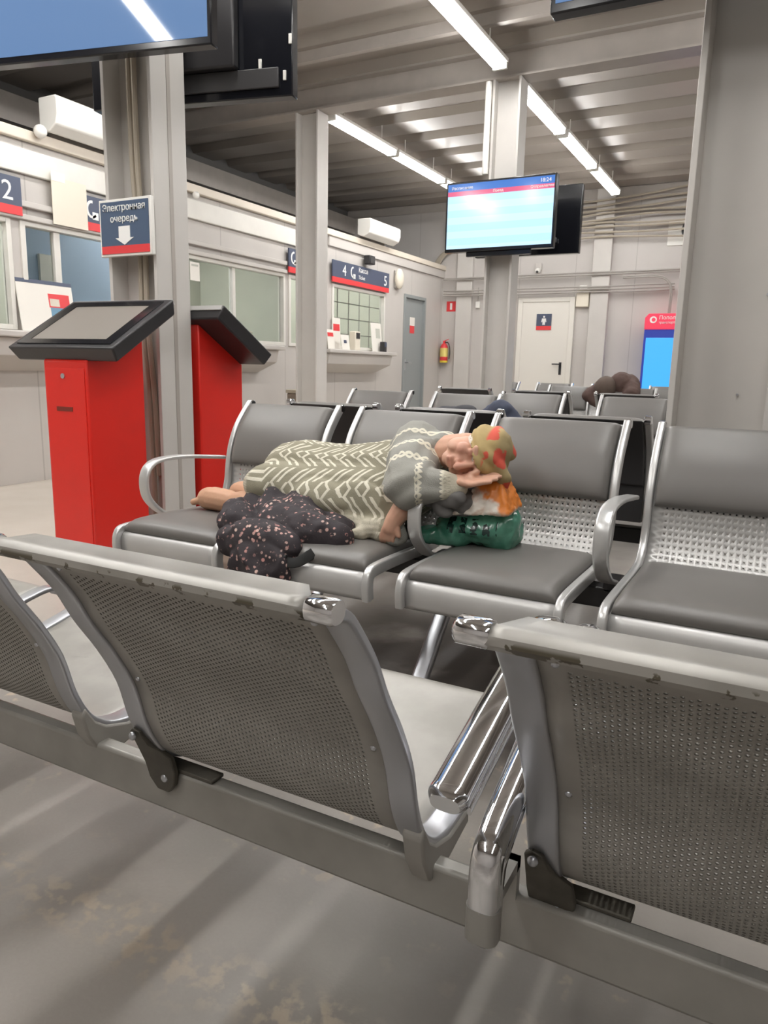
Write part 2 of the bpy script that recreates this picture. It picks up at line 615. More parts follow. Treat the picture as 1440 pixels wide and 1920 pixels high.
# pilasters of the far wall
for i, (a, b) in enumerate(((-5.08, -4.80), (-2.80, -2.52), (0.2, 0.5))):
    t_ = MB().box(a, b, YB - 0.09, YB - 0.001, 0, 3.75)
    struct(t_.build('trim_%d' % (10 + i), M['column'], bevel=0.006))
struct(MB().box(-7.3, 6.5, YB - 0.03, YB - 0.001, 3.62, 3.75).build('trim_14', M['beam'], smooth=False))
struct(MB().box(-7.2, 6.5, YB - 0.012, YB - 0.001, 0, 0.1).build('baseboard_back', M['beam'], smooth=False))

# ------------------------------------------------------------------ steel columns
def h_column(label, x0, x1, y0, y1, top=3.5):
    c = thing('steel_column', label, 'column', ((x0 + x1) / 2, (y0 + y1) / 2, 0))
    w, dpt, t = (x1 - x0) / 2, (y1 - y0) / 2, 0.022
    MB().box(-w, -w + t, -dpt, dpt, 0.02, top).build('flange', M['column'], c, bevel=0.003)
    MB().box(w - t, w, -dpt, dpt, 0.02, top).build('flange', M['column'], c, bevel=0.003)
    MB().box(-w + t, w - t, -0.012, 0.012, 0.02, top).build('web', M['column'], c, smooth=False)
    MB().box(-w - 0.03, w + 0.03, -dpt - 0.03, dpt + 0.01, 0, 0.02).build('base_plate', M['column'], c, bevel=0.003)
    return c
lc = h_column('grey steel column with the dark blue queue sign beside the red kiosks', -3.10, -2.77, 2.80, 3.03)
MB().box(-2.77 + 2.935 - 0.002, -2.77 + 2.935 + 0.003, -0.012, 0.012, 0.02, 3.5).build('weld_seam', M['beam'], lc, smooth=False)
rc = h_column('widest grey steel column, at the right edge behind the padded seats', -0.345, -0.015, 2.78, 3.06)
for dx, zz, r in ((0.137, 2.19, 0.015), (0.07, 1.70, 0.006), (0.11, 1.27, 0.005), (0.05, 0.93, 0.004)):
    MB().cyl((dx, -0.022, zz), (dx, -0.010, zz), r, 12).build('bolt', M['white'] if r > 0.01 else M['alu'], rc)
mc = h_column('slim grey steel column in front of the ticket counters', -4.64, -4.37, 6.68, 6.88)
fc = h_column('grey steel column carrying the bright departure screen', -2.53, -2.27, 6.68, 6.88)
for dx in (-0.145,):
    t = tag(MB().tube([(-2.56, 6.66, 2.72), (-2.56, 6.66, 3.48)], 0.028, 12).build('cable_pipe', M['white']),
            'white pipe running down the column to the bright departure screen', 'pipe')
t = thing('conduit', 'beige cable conduits running down the column behind the queue sign', 'pipe', (-2.98, 2.87, 0))
for dx, zlo in ((0, 0.05), (0.035, 0.4)):
    pts = [(dx, 0, 3.45), (dx, 0, 2.3), (dx + 0.004, 0, 1.9), (dx + 0.03, 0, 1.6), (dx + 0.03, 0.0, 1.2), (dx + 0.05, 0.01, 0.8), (dx + 0.06, 0.01, zlo)]
    MB().tube([tuple(p) for p in catmull(pts)], 0.014, 8).build('conduit_pipe', M['cable'], t)

# ------------------------------------------------------------------ ceiling strip lights
LIT = []
def strip_light(x, y0, label, group, length=1.42):
    if LIT:
        c = copy_tree(LIT[0])
        c['label'] = label
        c['group'] = group
        c.location = (x, y0 + length / 2, 3.5)
        return c
    t = thing('strip_light', label, 'light', (x, y0 + length / 2, 3.5), 0, group)
    h = length / 2
    MB().box(-0.07, 0.07, -h, h, 0.035, 0.07).build('housing', M['white'], t, bevel=0.006)
    pr = [(-0.055, 0.035), (-0.06, 0.012), (-0.045, -0.012), (0.045, -0.012), (0.06, 0.012), (0.055, 0.035)]
    MB().prism(pr, 1, -h + 0.03, h - 0.03).build('diffuser', M['lampglow'], t, smooth=False)
    for s in (-1, 1):
        MB().box(-0.062, 0.062, s * h - 0.03 * (s > 0), s * h + 0.03 * (s < 0), -0.014, 0.036).build('end_cap', M['white'], t, bevel=0.004)
        MB().cyl((0, s * h * 0.6, 0.07), (0, s * h * 0.6, 0.25), 0.006, 6).build('hanger', M['white'], t)
    LIT.append(t)
    return t
G = 'fluorescent strip lights under the roof'
for k, lab in enumerate(('near', 'middle', 'far')):
    strip_light(-2.39, 6.98 + 1.52 * k, '%s strip light of the glowing row running from the screen column to the far wall' % lab, G)
for k, lab in enumerate(('near', 'middle', 'far')):
    strip_light(-4.42, 6.98 + 1.46 * k, '%s strip light of the glowing row ending behind the departure screen' % lab, G)
strip_light(-2.39, 5.05, 'glowing strip light at the top edge just before the screen column', G)
strip_light(-2.39, 3.5, 'strip light overhead before the screen column, out of view', G + ' out of view')
for k in range(2):
    strip_light(-3.47, -0.62 + 1.5 * k, 'strip light overhead mirrored in the blue screen', G + ' mirrored in the screen')
OUT = 'strip lights added out of view'  # unseen strip lights, added to brighten the foreground and columns
for x, y0 in ((-2.39, 0.5), (-2.39, 2.0), (-0.35, 0.35), (-0.35, 1.8), (-0.2, 3.6), (-0.2, 5.1), (-0.2, 7.4), (-0.2, 9.5), (2.6, 0.5), (2.6, 4.5), (2.6, 8.0),
              (0.6, -1.9), (-1.6, -1.9), (0.6, -3.5), (-1.6, -3.5), (-4.42, 1.0), (-4.42, 3.2)):
    strip_light(x, y0, 'strip light added under the roof, out of view', OUT)

# ------------------------------------------------------------------ ticket counters
def counter(label, a, b, group):
    t = thing('ticket_counter', label, 'counter', (XL, (a + b) / 2, 0), 0, group)
    h = (b - a) / 2
    MB().box(0.002, 0.34, -h, h, 1.155, 1.205).build('worktop', M['wall'], t, bevel=0.012, seg=3)
    MB().prism([(0.002, 1.155), (0.30, 1.155), (0.27, 1.02), (0.002, 0.90)], 1, -h + 0.05, h - 0.08).build('apron', M['wall'], t, bevel=0.006)
    return t
counter('long ticket counter under the left windows, behind the red kiosks', 1.0, 7.05, 'ticket counters')
counter('short ticket counter under the window with sign 4 and 5', 8.0, 9.85, 'ticket counters')

# ------------------------------------------------------------------ signs over the windows
def ticket_sign(label, a, b, items, group='dark blue ticket window signs'):
    t = thing('ticket_sign', label, 'sign', (XL + 0.055, (a + b) / 2, 2.22), 0, group)
    h = (b - a) / 2
    MB().box(-0.02, 0.0, -h, h, -0.075, 0.135).build('sign_plate', M['navy'], t, smooth=False)
    MB().box(-0.02, 0.0, -h, h, -0.14, -0.075).build('red_stripe', M['signred'], t, smooth=False)
    for body, size, yy, zz in items:
        if body == 'icon':
            m = MB()
            pts = [(0.002, yy + 0.055 + 0.05 * math.cos(a_), 0.03 + 0.062 * math.sin(a_)) for a_ in [math.radians(80 + 14 * k) for k in range(18)]]
            m.sweep(pts, rrect(0.004, 0.022, 0.001, 1), up=(1, 0, 0))
            m.box(0.0, 0.004, yy + 0.06, yy + 0.12, -0.05, 0.01)
            m.build('ticket_symbol', M['signwhite'], t, smooth=False)
        else:
            text('lettering', body, size, M['signwhite'], t, (0.002, yy, zz), 'x')
    return t
ticket_sign('dark blue ticket sign with number 2 at the left edge', 3.0, 3.98, [('2', 0.20, 0.32, -0.04)])
ticket_sign('dark blue ticket sign beside the taped paper, half hidden by the queue sign', 4.42, 5.6,
            [('icon', 0, -0.42, 0), ('Касса', 0.10, -0.2, 0.05), ('Ticket', 0.07, -0.2, -0.04)])
ticket_sign('short dark blue ticket sign left of the slim column', 7.52, 8.36, [('icon', 0, -0.38, 0), ('Касса', 0.10, -0.2, 0.05), ('Ticket', 0.07, -0.2, -0.04)])
ticket_sign('dark blue ticket sign with numbers 4 and 5', 8.5, 10.08,
            [('4', 0.20, -0.55, -0.04), ('icon', 0, -0.33, 0), ('Касса', 0.09, -0.12, 0.05), ('Ticket', 0.07, -0.12, -0.04), ('5', 0.20, 0.62, -0.05)])
t = MB().box(0, 0.004, -0.17, 0.17, -0.19, 0.17).build('paper_sheet', M['cream'], smooth=False, loc=(XL + 0.06, 4.42, 2.26))
tag(t, 'cream paper sheet taped over the left ticket sign', 'paper')
MB().box(0.004, 0.006, -0.17, -0.04, 0.14, 0.21).build('tape', M['white'], t, smooth=False)

# air conditioners on the booth wall
def air_con(label, y0, y1, z0, z1):
    t = thing('air_conditioner', label, 'air conditioner', (XL + 0.005, (y0 + y1) / 2, z0), 0, 'white air conditioners')
    h, H = (y1 - y0) / 2, z1 - z0
    MB().prism([(0, 0.03), (0.10, 0), (0.19, 0.05), (0.215, 0.12), (0.215, H - 0.02), (0.19, H), (0, H)], 1, -h, h).build('casing', M['white'], t, bevel=0.012, seg=3)
    MB().box(0.11, 0.185, -h + 0.05, h - 0.05, 0.018, 0.026, Matrix.Rotation(math.radians(-14), 4, 'Y')).build('air_flap', M['cream'], t, bevel=0.003)
    MB().box(-0.02, 0.0, -h + 0.1, h - 0.1, -0.03, H - 0.05).build('mounting_plate', M['cable_grey'], t, smooth=False)
    return t
air_con('white air conditioner above the left booth, beside the column with the queue sign', 4.22, 5.02, 2.74, 3.0)
air_con('white air conditioner above the ticket sign with numbers 4 and 5', 9.2, 10.1, 2.74, 2.98)
t = tag(MB().ball((0, 0, 0), 0.05, 14, 10).build('round_lamp', M['white']), 'round white bulb lamp at the corner of the left air conditioner', 'lamp')
t.location = (XL + 0.10, 4.15, 2.725)
t2 = tag(MB().ball((0, 0, 0), 0.035, 14, 10).build('round_lamp', M['white']), 'small round white lamp on the beige duct right of the sign column', 'lamp')
t2.location = (XL + 0.07, 5.92, 2.62)
t = thing('speaker', 'small black speaker above the sign with numbers 4 and 5', 'speaker', (XL + 0.035, 9.42, 2.45))
MB().box(0, 0.10, -0.08, 0.08, -0.05, 0.07).build('box', M['black'], t, bevel=0.01)
MB().box(0.10, 0.104, -0.06, 0.06, -0.035, 0.055).build('grille', M['shellback'], t, smooth=False)
t = thing('emergency_lamp', 'oval cream wall lamp between sign 5 and the grey door', 'lamp', (XL + 0.002, 10.42, 2.32))
MB().ball((0.05, 0, 0), (0.055, 0.11, 0.15), 20, 12).build('lamp_shade', M['cream'], t)
MB().box(-0.0, 0.03, -0.09, 0.09, -0.14, 0.12).build('base', M['cable_grey'], t, bevel=0.01)
t = thing('notice', 'white and red notice stuck to the grey door', 'notice', (XL - 0.018, 11.05, 1.66))
MB().box(0, 0.003, -0.09, 0.09, 0.0, 0.13).build('sheet', M['paper'], t, smooth=False)
MB().box(0, 0.003, -0.08, 0.08, -0.12, 0.0).build('red_panel', M['signred'], t, smooth=False)

# things on the counters
CZ = 1.205
def card(label, y, x, w, h, parts, tilt=8):
    t = thing('notice', label, 'notice', (x, y, CZ))
    R = Matrix.Rotation(math.radians(-tilt), 4, 'Y')
    MB().box(-0.008, 0.0, -w / 2, w / 2, 0.0, h, R).build('sheet', M['paper'], t, smooth=False)
    for n_, m_, a, b, c, d in parts:
        MB().box(0.0, 0.002, a, b, c, d, R).build(n_, M[m_], t, smooth=False)
    MB().box(-0.07, 0.0, -w / 2, w / 2, 0.0, 0.008).build('foot', M['paper'], t, smooth=False)
    return t
M['picblue'] = mat('printed blue', srgb(110, 150, 176), 0.6)
M['cyan'] = mat('bright blue plastic', srgb(70, 160, 222), 0.4)
card('large white notice with a red and blue picture in the left window', 4.16, XL + 0.07, 0.52, 0.42,
     [('dark_header', 'navy', -0.26, 0.26, 0.39, 0.42), ('red_picture', 'signred', 0.02, 0.22, 0.21, 0.32), ('blue_picture', 'picblue', 0.03, 0.22, 0.12, 0.21), ('cream_picture', 'cream', 0.03, 0.12, 0.22, 0.28)])
t = thing('box', 'bright blue box with a dark lid on the counter behind the kiosk screen', 'box', (XL + 0.1, 4.98, CZ))
MB().box(-0.06, 0.06, -0.17, 0.17, 0, 0.13).build('body', M['cyan'], t, bevel=0.01)
MB().box(-0.05, 0.05, -0.16, 0.04, 0.13, 0.18).build('lid', M['picblue'], t, bevel=0.01)
t = thing('box', 'red box standing inside the wide window above the second kiosk', 'box', (XL - 0.2, 6.95, 1.24))
MB().box(-0.05, 0.05, -0.14, 0.14, 0, 0.09).build('body', M['signred'], t, bevel=0.01)
MB().box(-0.045, 0.045, -0.13, 0.13, 0.09, 0.13).build('lid', M['cream'], t, bevel=0.01)
MB().box(-0.12, 0.12, -0.35, 0.35, -0.04, 0.0).build('tray', M['shellback'], t, bevel=0.004)
card('white card with a red top beside the slim column', 7.0 + 1.42, XL + 0.10, 0.16, 0.26, [('red_picture', 'signred', -0.07, 0.07, 0.17, 0.22)])
card('white leaflet on the short counter right of the slim column', 8.62, XL + 0.2, 0.2, 0.2, [('dark_logo', 'navy', -0.04, 0.03, 0.09, 0.13)])
card('white and red notice in the window under number 4', 8.64, XL + 0.04, 0.2, 0.42, [('red_picture', 'signred', -0.08, 0.08, 0.25, 0.34)], 2)
card('tall pale notice leaning in the window under number 5', 9.72, XL + 0.08, 0.3, 0.42, [('grey_picture', 'booth', -0.02, 0.11, 0.2, 0.34)], 6)
t = thing('card_reader', 'small white terminal on the counter under number 4', 'card reader', (XL + 0.12, 8.98, CZ))
MB().box(-0.05, 0.05, -0.07, 0.07, 0, 0.26).build('body', M['cream'], t, bevel=0.012)
MB().box(0.05, 0.053, -0.05, 0.05, 0.16, 0.24).build('screen', M['black'], t, smooth=False)
t = thing('card_reader', 'black terminal at the right end of the short counter', 'card reader', (XL + 0.14, 9.8 - 0.02, CZ))
MB().box(-0.04, 0.04, -0.04, 0.04, 0, 0.15).build('body', M['black'], t, bevel=0.01)
MB().box(0.04, 0.043, -0.03, 0.03, 0.08, 0.14).build('screen', M['navy'], t, smooth=False)
t = thing('notice', 'small white sheet at the top left corner of the wide window', 'notice', (XL + 0.018, 5.93, 1.9))
MB().box(0, 0.002, -0.07, 0.07, -0.09, 0.09).build('sheet', M['paper'], t, smooth=False)
MB().box(0.002, 0.003, -0.05, 0.05, 0.05, 0.07).build('header', M['booth'], t, smooth=False)
t = thing('partition', 'pale blue partition inside the left booth window', 'partition', (-6.2, 5.1, 0))
MB().box(-0.02, 0.02, -0.75, 0.75, 0.05, 2.3).build('panel', M['booth_blue'], t, smooth=False)
MB().box(-0.03, 0.03, -0.78, 0.78, 0, 0.05).build('base', M['booth'], t, smooth=False)
MB().box(0.02, 0.05, -0.35, -0.12, 0.05, 1.95).build('white_strip', M['white'], t, smooth=False)
t = thing('bin', 'brown bin below the counter beside the slim column', 'bin', (-4.78, 7.05, 0))
MB().prism([(-0.13, 0), (0.13, 0), (0.15, 0.68), (-0.15, 0.68)], 1, -0.13, 0.13).build('body', mat('brown bin', srgb(128, 115, 102), 0.5), t, bevel=0.012)
MB().box(-0.16, 0.16, -0.14, 0.14, 0.68, 0.72).build('rim', M['cable'], t, bevel=0.008)

# ------------------------------------------------------------------ far wall equipment
YW = YB - 0.002
t = thing('toilet_sign', 'dark blue toilet sign with a white figure on the white door', 'sign', (-3.53, YW - 0.036, 1.77))
MB().box(-0.125, 0.125, -0.006, 0, -0.06, 0.13).build('sign_plate', M['navy'], t, smooth=False)
MB().box(-0.125, 0.125, -0.006, 0, -0.125, -0.06).build('red_stripe', M['signred'], t, smooth=False)
m = MB().ball((0, -0.008, 0.085), (0.016, 0.003, 0.016), 12, 8)
m.prism([(-0.032, 0.06), (0.032, 0.06), (0.042, 0.0), (0.030, 0.0), (0.022, 0.035), (0.020, -0.045), (0.003, -0.045), (0, -0.01), (-0.003, -0.045), (-0.020, -0.045), (-0.022, 0.035), (-0.030, 0.0), (-0.042, 0.0)], 1, -0.010, -0.006)
m.build('person_symbol', M['signwhite'], t, smooth=False)

t = thing('fire_extinguisher', 'red fire extinguisher with a yellow label on the far wall by the corner', 'fire extinguisher', (-5.27, YB - 0.085, 1.09))
MB().tube([(0, 0, 0), (0, 0, 0.02), (0, 0, 0.26), (0, 0, 0.30), (0, 0, 0.33)], 0.068, 18, scales=[0.85, 1, 1, 0.8, 0.35]).build('cylinder', M['signred'], t)
MB().tube([(0, 0, 0.10), (0, 0, 0.25)], 0.0695, 18).build('label_band', mat('yellow label', srgb(226, 206, 120), 0.5), t)
MB().tube([(0, 0, 0), (0, 0, 0.035)], 0.0693, 18).build('yellow_base', mat('yellow ring', srgb(216, 190, 60), 0.5), t)
MB().box(-0.015, 0.02, -0.02, 0.02, 0.325, 0.375).tube([(0, 0, 0.37), (0.08, 0, 0.40)], 0.007).build('valve', M['signred'], t)
MB().tube([tuple(p) for p in catmull([(0.02, 0, 0.35), (0.08, 0, 0.33), (0.11, 0, 0.2), (0.10, 0, 0.06)])], 0.010, 8).build('hose', M['black'], t)
MB().box(-0.03, 0.03, 0.06, 0.083, 0.2, 0.24).build('bracket', M['black'], t)
t = thing('extinguisher_sign', 'small red fire sign above the extinguisher', 'sign', (-5.20, YW, 2.05))
MB().box(-0.085, 0.085, -0.004, 0, -0.085, 0.085).build('sign_plate', M['signred'], t, smooth=False)
MB().box(-0.02, 0.02, -0.006, -0.004, -0.055, 0.055).build('white_symbol', M['signwhite'], t, bevel=0.001)

t = thing('junction_box', 'cream junction box beside the white door on the pilaster', 'box', (-2.92, YB - 0.001, 2.0))
MB().box(-0.10, 0.10, -0.08, 0, 0, 0.25).build('box', M['cream'], t, bevel=0.008)
MB().box(-0.06, 0.06, -0.07, 0, 0.25, 0.33).build('upper_box', M['white'], t, bevel=0.008)
t = thing('security_camera', 'small dome camera on the far wall above the white door', 'camera', (-3.68, YB - 0.001, 2.60))
MB().box(-0.05, 0.05, -0.03, 0, -0.01, 0.10).build('base', M['wall'], t, bevel=0.006)
MB().ball((0, -0.05, -0.02), 0.045, 14, 10).build('dome', M['white'], t)
MB().ball((0, -0.075, -0.035), 0.024, 12, 8).build('lens', M['black'], t)
t = thing('alarm_sounder', 'small white box on the pilaster above the fire extinguisher', 'alarm', (-4.70, YB - 0.001, 2.05))
MB().box(-0.035, 0.035, -0.05, 0, -0.04, 0.07).build('box', M['white'], t, bevel=0.008)
MB().cyl((0, -0.03, 0.06), (0, -0.03, 0.30), 0.008, 8).build('cable', M['cable_grey'], t)
t = thing('vent_panel', 'white wall panel with a dark round fan beside the wide column', 'vent', (-1.45, YB - 0.001, 3.05))
MB().box(-0.28, 0.28, -0.02, 0, -0.18, 0.17).build('panel', M['white'], t, bevel=0.004)
MB().cyl((0.07, -0.05, 0.03), (0.07, -0.02, 0.03), 0.16, 24).build('fan', M['black'], t)

def cable_run(name, label, paths, r, m, part='cable'):
    t = thing(name, label, 'cables', (0, 0, 0))
    for p in paths:
        MB().tube([tuple(q) for q in catmull(p, 5)], r, 6).build(part, m, t)
    return t
rr = random.Random(3)
def wavy(z, x0, x1, y, slope=0.0, amp=0.02):
    n = 9
    return [(x0 + (x1 - x0) * k / n, y - rr.random() * 0.03, z + slope * (x0 + (x1 - x0) * k / n - x0) + amp * (rr.random() - 0.5) * 2) for k in range(n + 1)]
cable_run('cable_bundle', 'thick bundle of beige cables sagging across the upper far wall', [wavy(3.08 + 0.04 * k + 0.02 * rr.random(), -5.3, 0.6, YB - 0.12, 0.012 * k - 0.03, 0.03) for k in range(9)], 0.016, M['cable'])
cable_run('cable_bundle', 'beige cables bending down to the booth roof in the far left corner', [[(-4.9 - 0.03 * k, YB - 0.1, 3.1 + 0.03 * k), (-5.1 - 0.02 * k, YB - 0.1, 3.02), (-5.3 - 0.02 * k, YB - 0.1, 2.9), (-5.42 - 0.02 * k, YB - 0.1, 2.75)] for k in range(5)], 0.018, M['cable'])
cable_run('conduit_run', 'grey conduits crossing the far wall above the white door', [wavy(z, -5.3, 0.4, YB - 0.11, 0.004, 0.006) for z in (2.47, 2.50)], 0.014, M['cable_grey'], 'conduit')
cable_run('conduit_run', 'lower grey conduits just above the white door frame', [wavy(z, -5.3, -1.55, YB - 0.11, 0.004, 0.006) for z in (2.21, 2.25, 2.29)], 0.012, M['cable_grey'], 'conduit')
cable_run('conduit_run', 'conduits curving down beside the wide column to the ticket machine', [[(-2.3, YB - 0.17, 2.43 - 0.02 * k), (-1.85, YB - 0.17, 2.43 - 0.02 * k), (-1.66, YB - 0.17, 2.37 - 0.02 * k), (-1.58 - 0.02 * k, YB - 0.17, 2.2), (-1.58 - 0.02 * k, YB - 0.17, 1.88)] for k in range(2)], 0.012, M['cable_grey'], 'conduit')

# ticket machine with lit blue screen
M['bluescreen'] = emit('lit blue screen', srgb(70, 176, 250), 1.15, (0.02, 0.04, 0.08), 0.2)
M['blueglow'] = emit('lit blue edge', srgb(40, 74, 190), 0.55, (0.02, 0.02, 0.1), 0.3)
M['redlit'] = emit('lit red header', srgb(214, 60, 90), 0.6, srgb(200, 50, 70), 0.4)
t = thing('ticket_machine', 'ticket machine with a glowing blue screen and red header at the far wall', 'machine', (-1.53, 11.98, 0))
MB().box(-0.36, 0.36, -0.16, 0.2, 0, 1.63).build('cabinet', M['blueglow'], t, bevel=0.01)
MB().prism([(-0.36, 1.63), (0.36, 1.63), (0.36, 1.86), (-0.31, 1.86), (-0.36, 1.80)], 1, -0.18, 0.2).build('header', M['redlit'], t, bevel=0.006)
MB().box(-0.325, 0.325, -0.168, -0.16, 0.62, 1.51).build('screen', M['bluescreen'], t, bevel=0.004)
MB().cyl((-0.24, -0.186, 1.77), (-0.24, -0.18, 1.77), 0.05, 24).build('logo_disc', M['signwhite'], t)
MB().cyl((-0.235, -0.190, 1.77), (-0.235, -0.186, 1.77), 0.028, 20).build('logo_mark', M['redlit'], t)
text('lettering', 'Пополнение', 0.075, M['signwhite'], t, (-0.16, -0.183, 1.775), 'y')
text('lettering', 'транспорта', 0.045, M['signwhite'], t, (-0.16, -0.183, 1.715), 'y')

# ------------------------------------------------------------------ queue sign on the left column
t = thing('queue_sign', 'dark blue electronic queue sign with white arrow on the column above the kiosk', 'sign', (-2.935, 2.775, 1.645))
MB().box(-0.175, 0.175, -0.012, 0.012, -0.135, 0.135).build('sign_frame', M['white'], t, bevel=0.003)
MB().box(-0.162, 0.162, -0.016, -0.012, -0.085, 0.122).build('sign_plate', mat('blue sign face', srgb(72, 90, 116), 0.4), t, smooth=False)
MB().box(-0.162, 0.162, -0.016, -0.012, -0.122, -0.085).build('red_stripe', M['signred'], t, smooth=False)
text('lettering', 'Электронная', 0.046, M['signwhite'], t, (0, -0.018, 0.078), 'y', align='CENTER')
text('lettering', 'очередь', 0.046, M['signwhite'], t, (0, -0.018, 0.026), 'y', align='CENTER')
MB().prism([(-0.038, 0.005), (0.038, 0.005), (0.038, -0.05), (0.062, -0.05), (0.0, -0.083), (-0.062, -0.05), (-0.038, -0.05)], 1, -0.019, -0.016).build('arrow', M['signwhite'], t, smooth=False)

# ------------------------------------------------------------------ hanging screens
def screen_mat(name, w, h):
    """lit timetable: dark blue head, red line, pale striped rows"""
    m = mat(name, (0.02, 0.03, 0.05), 0.12)
    n = N(m)
    vec, x, y, z = n.obj()
    v = n.math('DIVIDE', z, h)
    rows = n.math('FRACT', n.math('MULTIPLY', v, 5.0))
    rows = n.math('GREATER_THAN', rows, 0.5)
    c = n.mix(rows, srgb(200, 236, 253), srgb(184, 226, 252))
    c = n.mix(n.math('GREATER_THAN', v, 0.80), c, srgb(216, 84, 120))
    c = n.mix(n.math('GREATER_THAN', v, 0.865), c, srgb(60, 112, 190))
    n.link(c, n.b.inputs['Emission Color'])
    n.b.inputs['Emission Strength'].default_value = 1.25
    return m


def display(label, loc, rz, w, h, face, tilt=0.0, dpt=0.07, mount=0.0, mx=0.0):
    t = thing('display_screen', label, 'screen', loc, rz, 'display screens on the columns')
    t.rotation_euler = (math.radians(tilt), 0, rz)
    MB().box(-w / 2, w / 2, 0, dpt, 0, h).build('bezel', M['blackgloss'], t, bevel=0.006)
    MB().box(-w / 2 + 0.018, w / 2 - 0.018, -0.003, 0.002, 0.03, h - 0.018).build('screen', face, t, smooth=False)
    MB().box(-w / 4, w / 4, dpt, dpt + 0.06, h * 0.2, h * 0.75).build('rear_housing', M['black'], t, bevel=0.01)
    if mount:
        MB().box(mx - 0.09, mx + 0.09, dpt + 0.058, mount, h * 0.35, h * 0.6).build('wall_mount', M['black'], t, bevel=0.004)
    return t
f2 = screen_mat('lit timetable screen', 0, 0.60)
t = display('bright pale blue departure screen on the far column', (-2.355, 6.50, 2.035), 0.0, 1.01, 0.60, f2, mount=0.182)
for body, sz, x, z in (('Поезд', 0.032, -0.06, 0.490), ('Отправление', 0.032, 0.28, 0.492), ('18:24', 0.045, 0.36, 0.535), ('Расписание', 0.035, -0.45, 0.535)):
    text('lettering', body, sz, M['signwhite'], t, (x, -0.005, z), 'y')
MB().box(-0.3, 0.3, 0.02, 0.06, -0.04, 0.0).build('mounting_bar', M['blackgloss'], t, bevel=0.004)
t = display('dark screen back to back behind the bright departure screen', (-2.27, 7.12, 2.06), math.pi, 1.01, 0.60, f2, mount=0.243)
MB().box(-0.3, 0.3, 0.09, 0.13, 0.1, 0.14).build('mounting_bar', M['alu'], t)

m1 = emit('pale blue lit screen', srgb(126, 164, 216), 0.62, (0.02, 0.03, 0.05), 0.045)
t = display('large pale blue screen hanging at the top left corner', (-2.80, 2.50, 2.30), math.radians(12.56), 1.14, 0.66, m1, dpt=0.06, mount=0.33, mx=-0.06)
t = display('dark back of the second screen, right behind the large pale blue one', (-2.85, 3.20, 2.30), math.radians(192.56), 1.14, 0.66, m1, dpt=0.07, mount=0.175, mx=0.06)
for bx_, bz_ in ((-0.40, 0.16), (-0.53, 0.10), (-0.56, 0.26)):
    MB().box(bx_ - 0.008, bx_ + 0.008, 0.07, 0.078, bz_ - 0.03, bz_ + 0.015).build('port_cover', M['white'], t, bevel=0.002)
MB().box(-0.50, 0.50, 0.07, 0.085, 0.04, 0.13).build('rear_cover', M['shellback'], t, bevel=0.004)
t = display('dark screen cut off by the top edge, left of the wide column', (-0.25, 2.60, 2.14), 0.0, 1.10, 0.65, m1, dpt=0.06)
MB().box(-0.1, 0.1, 0.06, 0.14, 0.1, 0.5).build('mount_plate', M['black'], t)

# ------------------------------------------------------------------ red kiosks
def kiosk(label, loc, rz):
    """pedestal with a sloping touch screen head; front towards -Y, origin at the floor under the pedestal"""
    t = thing('queue_kiosk', label, 'kiosk', loc, rz, 'red queue kiosks')
    p = MB().prism([(-0.17, 0.0), (0.19, 0.0), (0.19, 1.20), (-0.17, 0.995)], 0, -0.135, 0.135)
    p.build('pedestal', M['red'], t, bevel=0.008)
    MB().box(-0.120, 0.120, -0.174, -0.17, 0.06, 0.96).build('front_door', M['red'], t, bevel=0.004)
    MB().cyl((-0.01, -0.178, 0.925), (-0.01, -0.172, 0.925), 0.012, 14).build('lock', M['alu'], t)
    MB().box(-0.06, 0.04, -0.176, -0.174, 0.765, 0.785).build('slot', mat('slot brown', srgb(120, 40, 26), 0.5), t)
    tl = math.radians(30.6)
    R = Matrix.Translation((0, 0, 1.172)) @ Matrix.Rotation(tl, 4, 'X')
    w, l = 0.326, 0.237
    head = MB()
    # tray with bevelled underside
    vs = [R @ Vector(v) for v in ((-w, -l, 0), (w, -l, 0), (w, l, 0), (-w, l, 0), (-w + 0.02, -l + 0.01, -0.075), (w - 0.02, -l + 0.01, -0.075), (w - 0.02, l - 0.01, -0.075), (-w + 0.02, l - 0.01, -0.075))]
    head.add(vs, [(0, 1, 2, 3), (7, 6, 5, 4), (0, 4, 5, 1), (1, 5, 6, 2), (2, 6, 7, 3), (3, 7, 4, 0)])
    h = head.build('screen_head', M['black'], t, bevel=0.008)
    MB().box(-0.235, 0.235, -0.165, 0.165, 0.0005, 0.002, R).build('screen', M['kscreen'], h, smooth=False)
    fr = MB()
    for a, b, c, d in ((-0.29, 0.29, -0.205, -0.165), (-0.29, 0.29, 0.165, 0.205), (-0.29, -0.235, -0.165, 0.165), (0.235, 0.29, -0.165, 0.165)):
        fr.box(a, b, c, d, 0.0005, 0.005, R)
    fr.build('bezel', M['blackgloss'], h, smooth=False)
    MB().box(-w + 0.01, w - 0.01, l - 0.003, l + 0.004, -0.03, -0.004, R).build('chrome_edge', M['silver'], h)
    return t
M['kscreen'] = mat('dim grey touch screen', srgb(134, 128, 121), 0.28)
kiosk('red queue kiosk with a sloping black screen facing the viewer', (-2.905, 2.5, 0), math.radians(3.2))
kiosk('second red queue kiosk behind the column, its screen facing away', (-2.895, 3.265, 0), math.radians(180))

